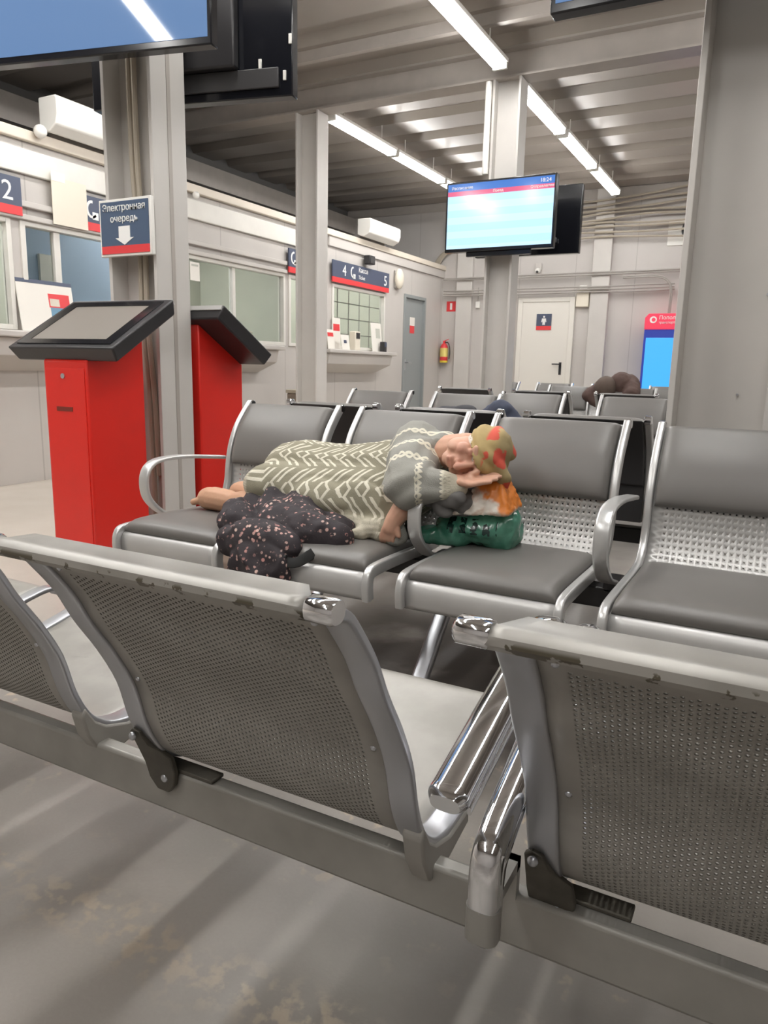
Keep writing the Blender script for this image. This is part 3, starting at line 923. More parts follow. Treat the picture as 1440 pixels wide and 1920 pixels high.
# ------------------------------------------------------------------ bare steel benches in the foreground
PF = [(0.540, 0.785), (0.558, 0.770), (0.582, 0.762), (0.607, 0.735), (0.637, 0.695), (0.664, 0.646), (0.700, 0.591), (0.733, 0.528),
      (0.753, 0.460), (0.774, 0.415), (0.797, 0.388), (0.835, 0.367), (0.90, 0.362), (1.05, 0.385), (1.17, 0.410), (1.215, 0.410), (1.228, 0.395)]
FW = 0.495     # outer width of one seat
P_FINE = catmull(PF[1:], 14)
P_ARC = arclen(P_FINE)


def on_path(P, A, s):
    return np.array([np.interp(s, A, P[:, 0]), np.interp(s, A, P[:, 1])])


def perforated(name_arc, P, A, x0, x1, s0, s1, px, ps, r, kind, xa, xb, sa, sb):
    """sheet over [xa,xb] x [sa,sb] along path P with a staggered or square grid of holes inside [x0,x1] x [s0,s1]"""
    vs, fs, idx = [], [], {}

    def V(x, s):
        k = (round(x * 20000), round(s * 20000))
        if k not in idx:
            q = on_path(P, A, s)
            idx[k] = len(vs)
            vs.append((x, q[0], q[1]))
        return idx[k]

    def cell_ring(cx, cs, hx, hs):
        outer = [(hx, 0), (hx, hs / 2), (hx, hs), (hx / 2, hs), (0, hs), (-hx / 2, hs), (-hx, hs), (-hx, hs / 2), (-hx, 0), (-hx, -hs / 2), (-hx, -hs),
                 (-hx / 2, -hs), (0, -hs), (hx / 2, -hs), (hx, -hs), (hx, -hs / 2)]
        if kind == 'square':
            outer = [(hx, hs), (-hx, hs), (-hx, -hs), (hx, -hs)]
            inner = [(r, r), (-r, r), (-r, -r), (r, -r)]
        else:
            outer = [(hx, 0), (hx, hs), (0, hs), (-hx, hs), (-hx, 0), (-hx, -hs), (0, -hs), (hx, -hs)]
            inner = [(r * a / math.hypot(a / hx, b / hs) / hx, r * b / math.hypot(a / hx, b / hs) / hs) for a, b in outer]
        O = [V(cx + a, cs + b) for a, b in outer]
        I = [V(cx + a, cs + b) for a, b in inner]
        n = len(O)
        for i in range(n):
            fs.append((O[i], O[(i + 1) % n], I[(i + 1) % n], I[i]))

    nx = int((x1 - x0) / px)
    ns = int((s1 - s0) / ps)
    X0 = (x0 + x1) / 2 - nx * px / 2
    S1 = s0 + ns * ps
    X1 = X0 + nx * px
    for i in range(nx):
        cx = X0 + (i + 0.5) * px
        if kind != 'square' and i % 2:
            for (a, b) in ((s0, s0 + ps / 2), (S1 - ps / 2, S1)):
                fs.append((V(cx - px / 2, a), V(cx + px / 2, a), V(cx + px / 2, b), V(cx - px / 2, b)))
            for j in range(ns - 1):
                cell_ring(cx, s0 + (j + 1) * ps, px / 2, ps / 2)
        else:
            for j in range(ns):
                cell_ring(cx, s0 + (j + 0.5) * ps, px / 2, ps / 2)

    def strip(xs, ss):
        for i in range(len(xs) - 1):
            for j in range(len(ss) - 1):
                fs.append((V(xs[i], ss[j]), V(xs[i + 1], ss[j]), V(xs[i + 1], ss[j + 1]), V(xs[i], ss[j + 1])))
    mid = [s0 + k * ps / 2 for k in range(2 * ns + 1)]
    lo = list(np.linspace(sa, s0, max(2, int((s0 - sa) / 0.008)))) if s0 > sa + 1e-4 else [s0]
    hi = list(np.linspace(S1, sb, max(2, int((sb - S1) / 0.012))))
    allx = [xa] + [X0 + k * px for k in range(nx + 1)] + [xb]
    strip([xa, X0], mid)
    strip([X1, xb], mid)
    strip(allx, lo)
    strip(allx, hi)
    me = bpy.data.meshes.new('perforated_sheet')
    me.from_pydata(vs, [], fs)
    bm = bmesh.new()
    bm.from_mesh(me)
    bmesh.ops.recalc_face_normals(bm, faces=bm.faces)
    bm.to_mesh(me)
    bm.free()
    return me


M['holewall'] = mat('punched edge with painted shade', srgb(74, 70, 62), 0.6)  # dark rim colour stands in for shade inside the punched holes


def steel_seat(parent, x, dy):
    e = link('seat', perforated('f', P_FINE, P_ARC, 0.062, FW - 0.062, 0.062, 0.500, 0.0068, 0.0078, 0.0020, 'round', 0.02, FW - 0.02, 0.0, P_ARC[-1]), M['steel'], parent, angle=60)
    so = e.modifiers.new('thickness', 'SOLIDIFY')
    so.thickness = 0.0022
    so.offset = 0
    so.material_offset_rim = 1
    e.data.materials.append(M['holewall'])
    e.location = (x, dy, 0)
    # rolled top edge with a flat lip towards the seat side
    roll = [(0.5610, 0.7685), (0.5535, 0.7640), (0.5450, 0.7645), (0.539, 0.771), (0.5395, 0.779), (0.546, 0.7850), (0.555, 0.7855), (0.5615, 0.7825), (0.587, 0.7855), (0.588, 0.781)]
    m = MB()
    xa, xb = 0.008, FW - 0.028
    vs, fs = [], []
    n = 24
    for i, (yy, zz) in enumerate(roll):
        inset = 0.0 if i < 7 else (0.024 if i > 7 else 0.004)
        for k in range(n + 1):
            vs.append((xa + inset + (xb - xa - 2 * inset) * k / n, yy, zz))
    for i in range(len(roll) - 1):
        for k in range(n):
            fs.append((i * (n + 1) + k, i * (n + 1) + k + 1, (i + 1) * (n + 1) + k + 1, (i + 1) * (n + 1) + k))
    r = link('top_roll', m.add(vs, fs).mesh('top_roll'), M['steel'], e, angle=40)
    so = r.modifiers.new('thickness', 'SOLIDIFY')
    so.thickness = 0.002
    # aluminium side strips running down the back and along the seat
    strip_path = [(0, p[0], p[1]) for p in catmull([(0.548, 0.778)] + PF[2:], 4)]
    for side in (0, 1):
        xs = 0.019 if side == 0 else FW - 0.019
        MB().sweep([(xs, p[1], p[2]) for p in strip_path], rrect(0.038, 0.012, 0.004, 3), up=(1, 0, 0)).build('side_frame', M['alu'], e)
        c0, c1 = (-0.022, 0.012) if side == 0 else (FW - 0.030, FW + 0.004)
        MB().sweep([(c0, 0.552, 0.776), (c0 + 0.004, 0.552, 0.776), (c1 - 0.004, 0.552, 0.776), (c1, 0.552, 0.776)], rrect(0.028, 0.025, 0.011, 5), up=(0, 1, 0), scales=[0.75, 1, 1, 0.9]).build('end_cap', M['chrome'], e, angle=50)
    # painted web under the right hand bend
    wp = [(0.770, 0.424), (0.790, 0.392), (0.812, 0.375), (0.86, 0.3595), (0.93, 0.362), (0.93, 0.34), (0.86, 0.325), (0.825, 0.318), (0.795, 0.330), (0.772, 0.370), (0.762, 0.41)]
    MB().prism(wp, 0, FW - 0.026, FW + 0.004).build('support_web', M['beamgrey'], e, bevel=0.004)
    # dark bracket at the left hand bend, reaching down over the rear face of the beam
    bp = [(-0.006, 0.395), (-0.003, 0.432), (0.008, 0.442), (0.020, 0.438), (0.028, 0.415), (0.036, 0.396), (0.050, 0.384), (0.056, 0.360), (0.052, 0.335), (0.040, 0.320), (0.016, 0.320), (0.0, 0.338), (-0.006, 0.365)]
    yz = lambda z: float(np.interp(z, [0.30, 0.388, 0.415, 0.46, 0.528], [0.797, 0.791, 0.768, 0.747, 0.727]))
    vs = [(x_, yz(z_) - 0.008, z_) for x_, z_ in bp] + [(x_, yz(z_) + 0.002, z_) for x_, z_ in bp]
    nb = len(bp)
    fs = [tuple(range(nb)), tuple(range(2 * nb - 1, nb - 1, -1))] + [(q, nb + q, nb + (q + 1) % nb, (q + 1) % nb) for q in range(nb)]
    MB().add(vs, fs).box(0.004, 0.12, 0.800, 0.829, 0.3515, 0.358).build('bracket', M['dark_steel'], e, bevel=0.002)
    for (xx, yy, zz) in ((0.010, 0.7465, 0.430), (0.034, 0.786, 0.345)):
        MB().ball((xx, yy, zz), (0.007, 0.005, 0.007), 10, 6).build('bolt', M['alu'], e)
    for s_, xx in ((0.055, 0.055), (0.055, FW - 0.055), (0.29, 0.05), (0.29, FW - 0.05)):
        q = on_path(P_FINE, P_ARC, s_)
        MB().ball((xx, q[0] - 0.001, q[1]), (0.0045, 0.003, 0.004), 10, 6).build('rivet', M['alu'], e)
    return e


def copy_under(o, parent, x, dy):
    c = copy_tree(o, parent)
    c.location = (x, dy, 0)
    return c


def fg_bench(label, x0, x1, seats, legs):
    b = thing('steel_bench', label, 'bench', (0, 0, 0), 0, 'bare steel benches in the foreground')
    m = MB().box(x0, x1, 0.80, 0.829, 0.275, 0.351)
    bm_ = m.build('beam', M['beamgrey'], b, bevel=0.006)
    for xe in (x0, x1):
        MB().box(xe - 0.002, xe + 0.002, 0.803, 0.826, 0.278, 0.347).build('beam_end', M['dark_steel'], bm_, smooth=False)
    for lx in legs:
        l = MB()
        l.tube([(lx, 0.815, 0.28), (lx, 0.815, 0.06)], 0.03, 12)
        l.sweep([(lx, 0.55, 0.03), (lx, 0.70, 0.05), (lx, 0.815, 0.075), (lx, 0.97, 0.05), (lx, 1.12, 0.03)], rrect(0.05, 0.03, 0.008, 2), up=(1, 0, 0))
        l_ = l.build('leg', M['beamgrey'], b)
        for fy in (0.57, 1.10):
            MB().cyl((lx, fy, 0.0), (lx, fy, 0.022), 0.022, 12).build('foot', M['rubber'], l_)
    return b
bl = fg_bench('bare steel bench from the left edge to the middle of the foreground', -2.75, -0.262, 2, (-1.95,))
br = fg_bench('bare steel bench with chipped top edge at the right of the foreground', -0.246, 1.55, 1, (1.05,))
s0 = steel_seat(bl, -0.835, 0.0)
copy_under(s0, bl, -1.470, 0.012)
copy_under(s0, bl, -2.105, 0.012)
copy_under(s0, br, -0.206, 0.022)
copy_under(s0, br, 0.43, 0.022)


def arm_rest(parent, x, path, post=False):
    W = 0.036 if post else 0.052
    pts = [(x, p[0], p[1]) for p in catmull(path, 6)]
    sc = [1.0] * len(pts)
    if not post:
        sc[0] = 0.72
        sc[1] = 0.93
    se = lambda c_: math.copysign(abs(c_) ** 0.72, c_)
    oval = [(W / 2 * se(math.cos(2 * math.pi * k / 28)), 0.016 * se(math.sin(2 * math.pi * k / 28))) for k in range(28)]
    a = MB().sweep(pts, oval, up=(1, 0, 0), scales=sc).build('armrest', M['chrome'], parent, angle=50)
    rib = MB()
    off = [Vector(p) for p in pts[2:-4]]
    for s in (-1, 1):
        rib.sweep([p + Vector((s * (W / 2 - 0.002), 0.005, -0.014)) for p in off], rrect(0.005, 0.012, 0.002, 2), up=(1, 0, 0))
    rib.build('lower_rib', M['chrome'], a, angle=50)
    return a
arm_rest(bl, -0.288, [(0.712, 0.506), (0.76, 0.518), (0.90, 0.556), (1.06, 0.592), (1.14, 0.59), (1.175, 0.55), (1.16, 0.48), (1.10, 0.425), (1.0, 0.38)])
a2 = arm_rest(br, -0.226, [(0.688, 0.415), (0.688, 0.44), (0.690, 0.465), (0.705, 0.486), (0.774, 0.514), (0.90, 0.550), (1.06, 0.590), (1.14, 0.588), (1.175, 0.55), (1.16, 0.48), (1.10, 0.425), (1.0, 0.38)], True)
MB().sweep([(-0.226, 0.688, 0.372), (-0.226, 0.688, 0.377), (-0.226, 0.688, 0.418)], rrect(0.038, 0.032, 0.012, 4), up=(1, 0, 0), scales=[0.72, 1, 1]).build('post_sleeve', M['beamgrey'], a2)
MB().cyl((-0.226, 0.688, 0.367), (-0.226, 0.688, 0.374), 0.006, 10).build('screw', M['black'], a2)
MB().box(-0.242, -0.222, 0.695, 0.812, 0.385, 0.40).box(-0.242, -0.222, 0.799, 0.812, 0.345, 0.40).build('clamp', M['beamgrey'], a2)

# ------------------------------------------------------------------ padded benches
PA = [(0.385, 0.835), (0.350, 0.795), (0.305, 0.74), (0.272, 0.67), (0.256, 0.60), (0.247, 0.54), (0.222, 0.485), (0.160, 0.446), (0.06, 0.440),
      (-0.08, 0.444), (-0.20, 0.447), (-0.285, 0.446), (-0.311, 0.436), (-0.318, 0.405), (-0.314, 0.368)]
A_FINE = catmull(PA, 10)
A_ARC = arclen(A_FINE)
AW = 0.435


def s_of(z, upper=True):
    """arc length where the back part of the padded profile reaches height z"""
    k = np.argmax(A_FINE[:, 1] < z)
    return A_ARC[k]


def pad(P, A, sa, sb, x0, x1, T, nx=22, ns=26):
    """cushion lying on the front/upper side of path P between arc lengths sa and sb"""
    m = MB()
    f = lambda u: max(0.0, 1 - abs(2 * u - 1) ** 14) ** 0.35
    top, bot = [], []
    for j in range(ns + 1):
        u = 0.5 - 0.5 * math.cos(math.pi * j / ns)
        s = sa + (sb - sa) * u
        q = on_path(P, A, s)
        a, b = on_path(P, A, max(s - 0.01, 0)), on_path(P, A, min(s + 0.01, A[-1]))
        t = (b - a) / np.linalg.norm(b - a)
        nrm = np.array([t[1], -t[0]])       # towards the sitter
        if nrm[0] > 0 and nrm[1] < 0.2 or nrm[1] < -0.3:
            nrm = -nrm
        for i in range(nx + 1):
            v = 0.5 - 0.5 * math.cos(math.pi * i / nx)
            x = x0 + (x1 - x0) * v
            h = T * f(u) * f(v) * (0.90 + 0.10 * math.sin(math.pi * v) * math.sin(math.pi * u))
            top.append((x, *(q + nrm * (h + 0.004))))
            bot.append((x, *(q + nrm * 0.003)))
    w = nx + 1
    fs = []
    for j in range(ns):
        for i in range(nx):
            fs.append((j * w + i, j * w + i + 1, (j + 1) * w + i + 1, (j + 1) * w + i))
    m.add(top, fs)
    m.add(bot, [tuple(reversed(k)) for k in fs])
    rim = [i for i in range(nx + 1)] + [j * w + nx for j in range(1, ns + 1)] + [ns * w + i for i in range(nx - 1, -1, -1)] + [j * w for j in range(ns - 1, 0, -1)]
    n0 = len(top)
    m.f += [(rim[k], rim[(k + 1) % len(rim)], n0 + rim[(k + 1) % len(rim)], n0 + rim[k]) for k in range(len(rim))]
    return m


def padded_seat(parent, x):
    e = link('seat', perforated('a', A_FINE, A_ARC, 0.045, AW - 0.045, s_of(0.625), s_of(0.450), 0.0168, 0.0190, 0.0024, 'square', 0.012, AW - 0.012, 0.0, A_ARC[-1]), M['silver'], parent, angle=60)
    so = e.modifiers.new('thickness', 'SOLIDIFY')
    so.thickness = 0.003
    so.offset = 0
    e.location = (x, 0, 0)
    pad(A_FINE, A_ARC, 0.006, s_of(0.615), 0.022, AW - 0.022, 0.036).build('back_cushion', M['vinyl'], e, angle=70)
    pad(A_FINE, A_ARC, s_of(0.446), A_ARC[-1] - 0.082, 0.020, AW - 0.020, 0.042).build('seat_cushion', M['vinyl'], e, angle=70)
    # dark rear shell of the backrest
    rear = MB()
    pts = [on_path(A_FINE, A_ARC, s) for s in np.linspace(0.0, s_of(0.60), 12)]
    poly = [(p[0] + 0.004, p[1]) for p in pts] + [(p[0] + 0.022, p[1] + 0.004) for p in reversed(pts)]
    rear.prism(poly, 0, 0.02, AW - 0.02).build('rear_shell', M['shellback'], e, bevel=0.006)
    path = [(0, p[0], p[1]) for p in catmull([(0.392, 0.838)] + PA[1:], 4)]
    for side in (0, 1):
        xs = 0.006 if side == 0 else AW - 0.006
        MB().sweep([(xs, p[1] - 0.004, p[2] + 0.004) for p in path], rrect(0.022, 0.034, 0.005, 3), up=(1, 0, 0)).build('side_frame', M['frame'], e)
        MB().sweep([(xs - 0.012, 0.392, 0.840), (xs - 0.009, 0.392, 0.840), (xs + 0.009, 0.392, 0.840), (xs + 0.012, 0.392, 0.840)], rrect(0.034, 0.03, 0.012, 4), up=(0, 1, 0), scales=[0.8, 1, 1, 0.8]).build('end_cap', M['chrome'], e)
    return e


ARM = [(0.27, 0.632), (0.20, 0.640), (0.05, 0.655), (-0.07, 0.654), (-0.125, 0.632), (-0.145, 0.585), (-0.130, 0.520), (-0.06, 0.46), (0.04, 0.425)]


def loop_arm(parent, x):
    pts = [(0, p[0], p[1]) for p in catmull(ARM, 6)]
    a = MB().sweep(pts, rrect(0.042, 0.014, 0.006, 3), up=(1, 0, 0)).build('armrest', M['frame'], parent)
    a.location = (x, 0, 0)
    MB().box(-0.022, 0.022, 0.04, 0.12, 0.392, 0.43).build('arm_bracket', M['black'], a, bevel=0.004)
    return a


M['frame'] = mat('light silver frame', srgb(206, 206, 205), 0.3, metal=0.55, var=0.04, vscale=8)
PROTO = {}


def padded_bench(label, loc, rz, n, pitch, arms, legs, group):
    b = thing('padded_bench', label, 'bench', loc, rz, group)
    if 'seat' not in PROTO:
        PROTO['seat'] = padded_seat(b, 0)
        first = True
    else:
        first = False
    for i in range(n):
        if first and i == 0:
            continue
        c = copy_tree(PROTO['seat'], b)
        c.location = (i * pitch, 0, 0)
    x0, x1 = -0.06, (n - 1) * pitch + AW + 0.06
    MB().box(x0, x1, 0.04, 0.10, 0.345, 0.405).build('beam', M['black'], b, bevel=0.005)
    for ax in arms:
        if 'arm' not in PROTO:
            PROTO['arm'] = loop_arm(b, ax)
        else:
            c = copy_tree(PROTO['arm'], b)
            c.location = (ax, 0, 0)
    for lx in legs:
        if 'leg' not in PROTO:
            l = MB()
            l.sweep([tuple(p) for p in catmull([(0, 0.06, 0.37), (0, -0.03, 0.345), (0, -0.12, 0.27), (0, -0.27, 0.12), (0, -0.40, 0.02)], 5)], rrect(0.045, 0.03, 0.008, 3), up=(1, 0, 0))
            l.sweep([tuple(p) for p in catmull([(0, 0.08, 0.37), (0, 0.16, 0.345), (0, 0.24, 0.27), (0, 0.36, 0.12), (0, 0.45, 0.02)], 5)], rrect(0.045, 0.03, 0.008, 3), up=(1, 0, 0))
            o = l.build('leg', M['alu'], b)
            for fy in (-0.40, 0.45):
                MB().cyl((0, fy, 0), (0, fy, 0.026), 0.024, 12).build('foot', M['rubber'], o)
            o.location = (lx, 0, 0)
            PROTO['leg'] = o
        else:
            c = copy_tree(PROTO['leg'], b)
            c.location = (lx, 0, 0)
    return b

GA = 'padded waiting benches'
PITCH = 0.525
padded_bench('grey padded bench on which the person in the patterned cardigan sleeps', (-1.885, 2.0, 0), 0, 4, PITCH,
             (-0.048, PITCH * 2 - 0.045, PITCH * 3 - 0.045, PITCH * 4 - 0.045), (0.12, 1.085, 1.95), GA)
bb_ = padded_bench('padded bench standing back to back behind the sleeper\'s bench', (-0.375, 3.02, 0), math.pi, 3, PITCH, (-0.045, PITCH * 3 - 0.045), (0.3, 1.3), GA)
for k_ in range(3):  # added dark sheets stand in for shade behind the perforated backs
    MB().prism([(0.262, 0.66), (0.272, 0.66), (0.258, 0.46), (0.248, 0.46)], 0, k_ * PITCH + 0.02, k_ * PITCH + AW - 0.02).build('added_dark_panel', M['shellback'], bb_)
padded_bench('padded bench facing the viewer in the second row, left pair of seats', (-2.51, 3.90, 0), 0, 2, 0.60, (-0.05, 0.52), (0.2, 0.85), GA)
padded_bench('padded bench facing the viewer in the second row, right of the left pair', (-1.66, 4.45, 0), 0, 3, 0.66, (), (0.2, 1.5), GA)
padded_bench('padded bench with its back to the viewer behind the left pair of seats', (-0.75, 5.9, 0), math.pi, 3, 0.62, (), (0.2, 1.4), GA)
padded_bench('padded bench in the third row below the brown jacket', (-2.1, 7.2, 0), 0, 3, 0.62, (), (0.2, 1.4), GA)
padded_bench('rearmost padded bench in front of the white toilet door', (-3.3, 8.6, 0), 0, 4, 0.66, (), (0.2, 2.0), GA)

# ------------------------------------------------------------------ people and bags
def remeshed(name, mb, voxel, smooth_it=6, disp=None):
    """one continuous skin grown over overlapping volumes; disp(co ndarray) -> co ndarray"""
    me = bpy.data.meshes.new(name + '_raw')
    me.from_pydata(mb.v, [], mb.f)
    o = bpy.data.objects.new(name + '_raw', me)
    COL.objects.link(o)
    r = o.modifiers.new('r', 'REMESH')
    r.mode = 'VOXEL'
    r.voxel_size = voxel
    s = o.modifiers.new('s', 'SMOOTH')
    s.factor = 0.5
    s.iterations = smooth_it
    bpy.context.view_layer.update()
    out = bpy.data.meshes.new_from_object(o.evaluated_get(bpy.context.evaluated_depsgraph_get()))
    COL.objects.unlink(o)
    bpy.data.objects.remove(o)
    out.name = name
    if disp:
        n = len(out.vertices)
        co = np.empty(n * 3)
        out.vertices.foreach_get('co', co)
        no = np.empty(n * 3)
        out.vertices.foreach_get('normal', no)
        out.vertices.foreach_set('co', disp(co.reshape(-1, 3), no.reshape(-1, 3)).ravel())
        out.update()
    return out


def nz(p, sc, seed=0.0):
    return noise.noise(Vector(p) * sc + Vector((seed, seed * 1.7, -seed)))


def attr(me, name, values):
    a = me.attributes.new(name, 'FLOAT', 'POINT')
    a.data.foreach_set('value', np.asarray(values, dtype=np.float32))


def verts(me):
    co = np.empty(len(me.vertices) * 3)
    me.vertices.foreach_get('co', co)
    return co.reshape(-1, 3)


# --- head frame of the sleeping person: crown to the right, face to the viewer and down
HC = Vector((-0.742, 2.005, 0.757))
CR = Vector((1.0, 0.06, -0.02)).normalized()
FA = Vector((-0.05, -0.95, -0.30))
FA = (FA - CR * FA.dot(CR)).normalized()
SI = FA.cross(CR).normalized()
HM = Matrix(((CR.x, FA.x, SI.x), (CR.y, FA.y, SI.y), (CR.z, FA.z, SI.z)))
H = lambda a, f, s: tuple(HC + CR * a + FA * f + SI * s)
ROT = HM.to_4x4()

sk = MB()
def hb(a, f, s, ra, rf, rs):
    sk.ball(H(a, f, s), (ra, rf, rs), 20, 14, ROT)
hb(0.012, -0.015, 0, 0.064, 0.086, 0.067)
hb(-0.038, 0.020, 0, 0.062, 0.060, 0.055)
hb(-0.084, 0.048, 0, 0.020, 0.022, 0.022)
for s_ in (-1, 1):
    hb(-0.036, 0.052, s_ * 0.034, 0.022, 0.021, 0.021)
    hb(-0.062, 0.030, s_ * 0.038, 0.028, 0.035, 0.017)
    sk.capsule(H(0.008, 0.073, s_ * 0.012), 0.008, H(0.004, 0.060, s_ * 0.044), 0.009)
    hb(-0.012, 0.064, s_ * 0.030, 0.009, 0.011, 0.015)
    hb(-0.046, 0.080, s_ * 0.010, 0.008, 0.009, 0.008)
sk.capsule(H(-0.002, 0.076, 0), 0.007, H(-0.042, 0.098, 0), 0.0105)
sk.capsule(H(-0.067, 0.074, -0.016), 0.0055, H(-0.067, 0.074, 0.016), 0.0055)
sk.capsule(H(-0.077, 0.070, -0.013), 0.006, H(-0.077, 0.070, 0.013), 0.006)
# neck and trunk
sk.capsule(H(-0.055, -0.025, 0), 0.050, (-0.935, 2.085, 0.735), 0.055)
sk.capsule((-0.97, 2.10, 0.70), 0.085, (-1.08, 2.11, 0.62), 0.115)
sk.capsule((-1.08, 2.11, 0.62), 0.115, (-1.25, 2.11, 0.60), 0.110)
sk.capsule((-1.25, 2.11, 0.60), 0.110, (-1.44, 2.09, 0.60), 0.118)
# upper arm, forearm, hand under the cheek
sk.capsule((-0.975, 2.08, 0.745), 0.055, (-0.905, 1.875, 0.665), 0.042)
sk.capsule((-0.905, 1.875, 0.660), 0.040, (-0.785, 1.925, 0.680), 0.025)
WR = Vector((-0.785, 1.925, 0.680))
sk.capsule(tuple(WR), 0.023, (-0.745, 1.925, 0.688), 0.020)
sk.capsule((-0.755, 1.945, 0.686), 0.018, (-0.735, 1.945, 0.690), 0.015)
hand_root = Vector((-0.736, 1.930, 0.690))
for k, (L, dy, dz) in enumerate(((0.052, -0.028, -0.009), (0.064, -0.013, -0.002), (0.070, 0.004, 0.004), (0.062, 0.020, 0.009))):
    a = hand_root + Vector((0.004, dy, dz))
    b = a + Vector((L * 0.5, 0.004, 0.007))
    c = b + Vector((L * 0.5, 0.012, 0.004))
    sk.capsule(tuple(a - Vector((0.03, 0, dz * 0.5))), 0.011, tuple(a), 0.0088)
    sk.capsule(tuple(a), 0.0082, tuple(b), 0.0078)
    sk.capsule(tuple(b), 0.0078, tuple(c), 0.0064)
sk.capsule((-0.762, 1.930, 0.694), 0.011, (-0.742, 1.928, 0.708), 0.0090)
sk.capsule((-0.742, 1.928, 0.708), 0.0090, (-0.722, 1.932, 0.716), 0.0076)
# lower arm reaching down to the cardigan hem
sk.capsule((-0.99, 2.02, 0.58), 0.052, (-0.912, 1.905, 0.632), 0.040)
sk.capsule((-0.912, 1.905, 0.632), 0.038, (-0.952, 1.870, 0.560), 0.027)
lh = Vector((-0.960, 1.864, 0.540))
sk.capsule((-0.952, 1.870, 0.560), 0.027, tuple(lh), 0.024)
for k in range(4):
    a = lh + Vector((-0.018 + 0.013 * k, -0.004, -0.006))
    sk.capsule(tuple(a), 0.009, tuple(a + Vector((-0.012, 0.004, -0.032 + 0.004 * abs(k - 1)))), 0.0075)
    sk.capsule(tuple(a + Vector((-0.012, 0.004, -0.032))), 0.0075, tuple(a + Vector((-0.016, 0.018, -0.045))), 0.0065)
sk.capsule(tuple(lh + Vector((0.02, 0.0, 0.008))), 0.010, tuple(lh + Vector((0.030, -0.004, -0.022))), 0.008)
# legs
sk.capsule((-1.44, 2.06, 0.575), 0.072, (-1.20, 1.81, 0.508), 0.038)
sk.capsule((-1.20, 1.81, 0.508), 0.036, (-1.56, 1.945, 0.540), 0.038)
sk.capsule((-1.56, 1.945, 0.540), 0.038, (-1.635, 1.965, 0.528), 0.033)
sk.capsule((-1.44, 2.06, 0.565), 0.070, (-1.32, 1.83, 0.508), 0.038)
sk.capsule((-1.32, 1.83, 0.508), 0.036, (-1.54, 2.04, 0.535), 0.038)
sk.capsule((-1.54, 2.04, 0.535), 0.040, (-1.60, 2.06, 0.535), 0.033)
# near foot: heel, instep, ball, toes
sk.ball((-1.635, 1.958, 0.526), (0.040, 0.036, 0.040), 14, 10)
sk.capsule((-1.640, 1.960, 0.530), 0.040, (-1.720, 1.972, 0.530), 0.042)
sk.ball((-1.740, 1.975, 0.527), (0.048, 0.042, 0.041), 14, 10)
for k in range(5):
    sk.capsule((-1.765, 1.950 + 0.013 * k, 0.522 + 0.004 * (2 - abs(k - 2))), 0.013, (-1.790 + 0.004 * k, 1.946 + 0.014 * k, 0.514), 0.0105 + 0.002 * (k == 0))
# far foot
sk.capsule((-1.60, 2.055, 0.545), 0.038, (-1.68, 2.080, 0.545), 0.038)
sk.ball((-1.69, 2.082, 0.542), (0.044, 0.038, 0.036), 14, 10)

# tints of the skin: lips, cheeks, lids
body_me = remeshed('person', sk, 0.0036, 3)
co = verts(body_me)
rel = co - np.array(HC)
la, lf, ls = rel @ np.array(CR), rel @ np.array(FA), rel @ np.array(SI)
def g(a, f, s, r):
    return np.exp(-(((la - a) / r[0]) ** 2 + ((lf - f) / r[1]) ** 2 + ((ls - s) / r[2]) ** 2))
# creases: closed lids, mouth line, cheek folds
nor = np.empty(len(co) * 3)
body_me.vertices.foreach_get('normal', nor)
nor = nor.reshape(-1, 3)
dep = np.zeros(len(co))
for s_ in (-1, 1):
    dep += 0.004 * g(-0.015, 0.072, s_ * 0.030, (0.0032, 0.03, 0.015))
    dep += 0.003 * g(-0.058, 0.072, s_ * 0.026, (0.012, 0.03, 0.0045))
    dep += 0.002 * g(-0.003, 0.07, s_ * 0.03, (0.003, 0.03, 0.02))
dep += 0.004 * g(-0.072, 0.078, 0, (0.003, 0.03, 0.019))
dep += 0.0016 * g(0.02, 0.075, 0, (0.003, 0.03, 0.04)) + 0.0016 * g(0.03, 0.07, 0, (0.003, 0.03, 0.04))
body_me.vertices.foreach_set('co', (co - nor * dep[:, None]).ravel())
red = g(-0.072, 0.078, 0, (0.010, 0.03, 0.02)) * 0.9 + 0.7 * g(-0.042, 0.095, 0, (0.02, 0.03, 0.016))
for s_ in (-1, 1):
    red = red + 0.6 * g(-0.038, 0.06, s_ * 0.038, (0.022, 0.04, 0.022)) + 0.5 * g(-0.012, 0.07, s_ * 0.03, (0.008, 0.03, 0.016))
attr(body_me, 'redness', np.clip(red, 0, 1))
attr(body_me, 'leg', np.clip((-1.45 - co[:, 0]) / 0.05, 0, 1))
ms = M['skin']
n = N(ms)
at = n.new('ShaderNodeAttribute', attribute_name='redness')
al = n.new('ShaderNodeAttribute', attribute_name='leg')
vec, x, y, z = n.obj()
c = n.mix(n.noise(vec, 40.0, 4), srgb(216, 172, 148), srgb(200, 152, 128))
c = n.mix(al.outputs['Fac'], c, srgb(196, 152, 124))
c = n.mix(n.math('MULTIPLY', at.outputs['Fac'], 0.6), c, srgb(188, 108, 96))
n.link(c, n.b.inputs['Base Color'])
n.b.inputs['Subsurface Weight'].default_value = 0.12
n.b.inputs['Subsurface Radius'].default_value = (0.012, 0.005, 0.003)
woman = link('person', body_me, ms, None, angle=180)
tag(woman, 'person in a patterned cardigan, dark floral skirt and headscarf asleep on the padded bench', 'person')

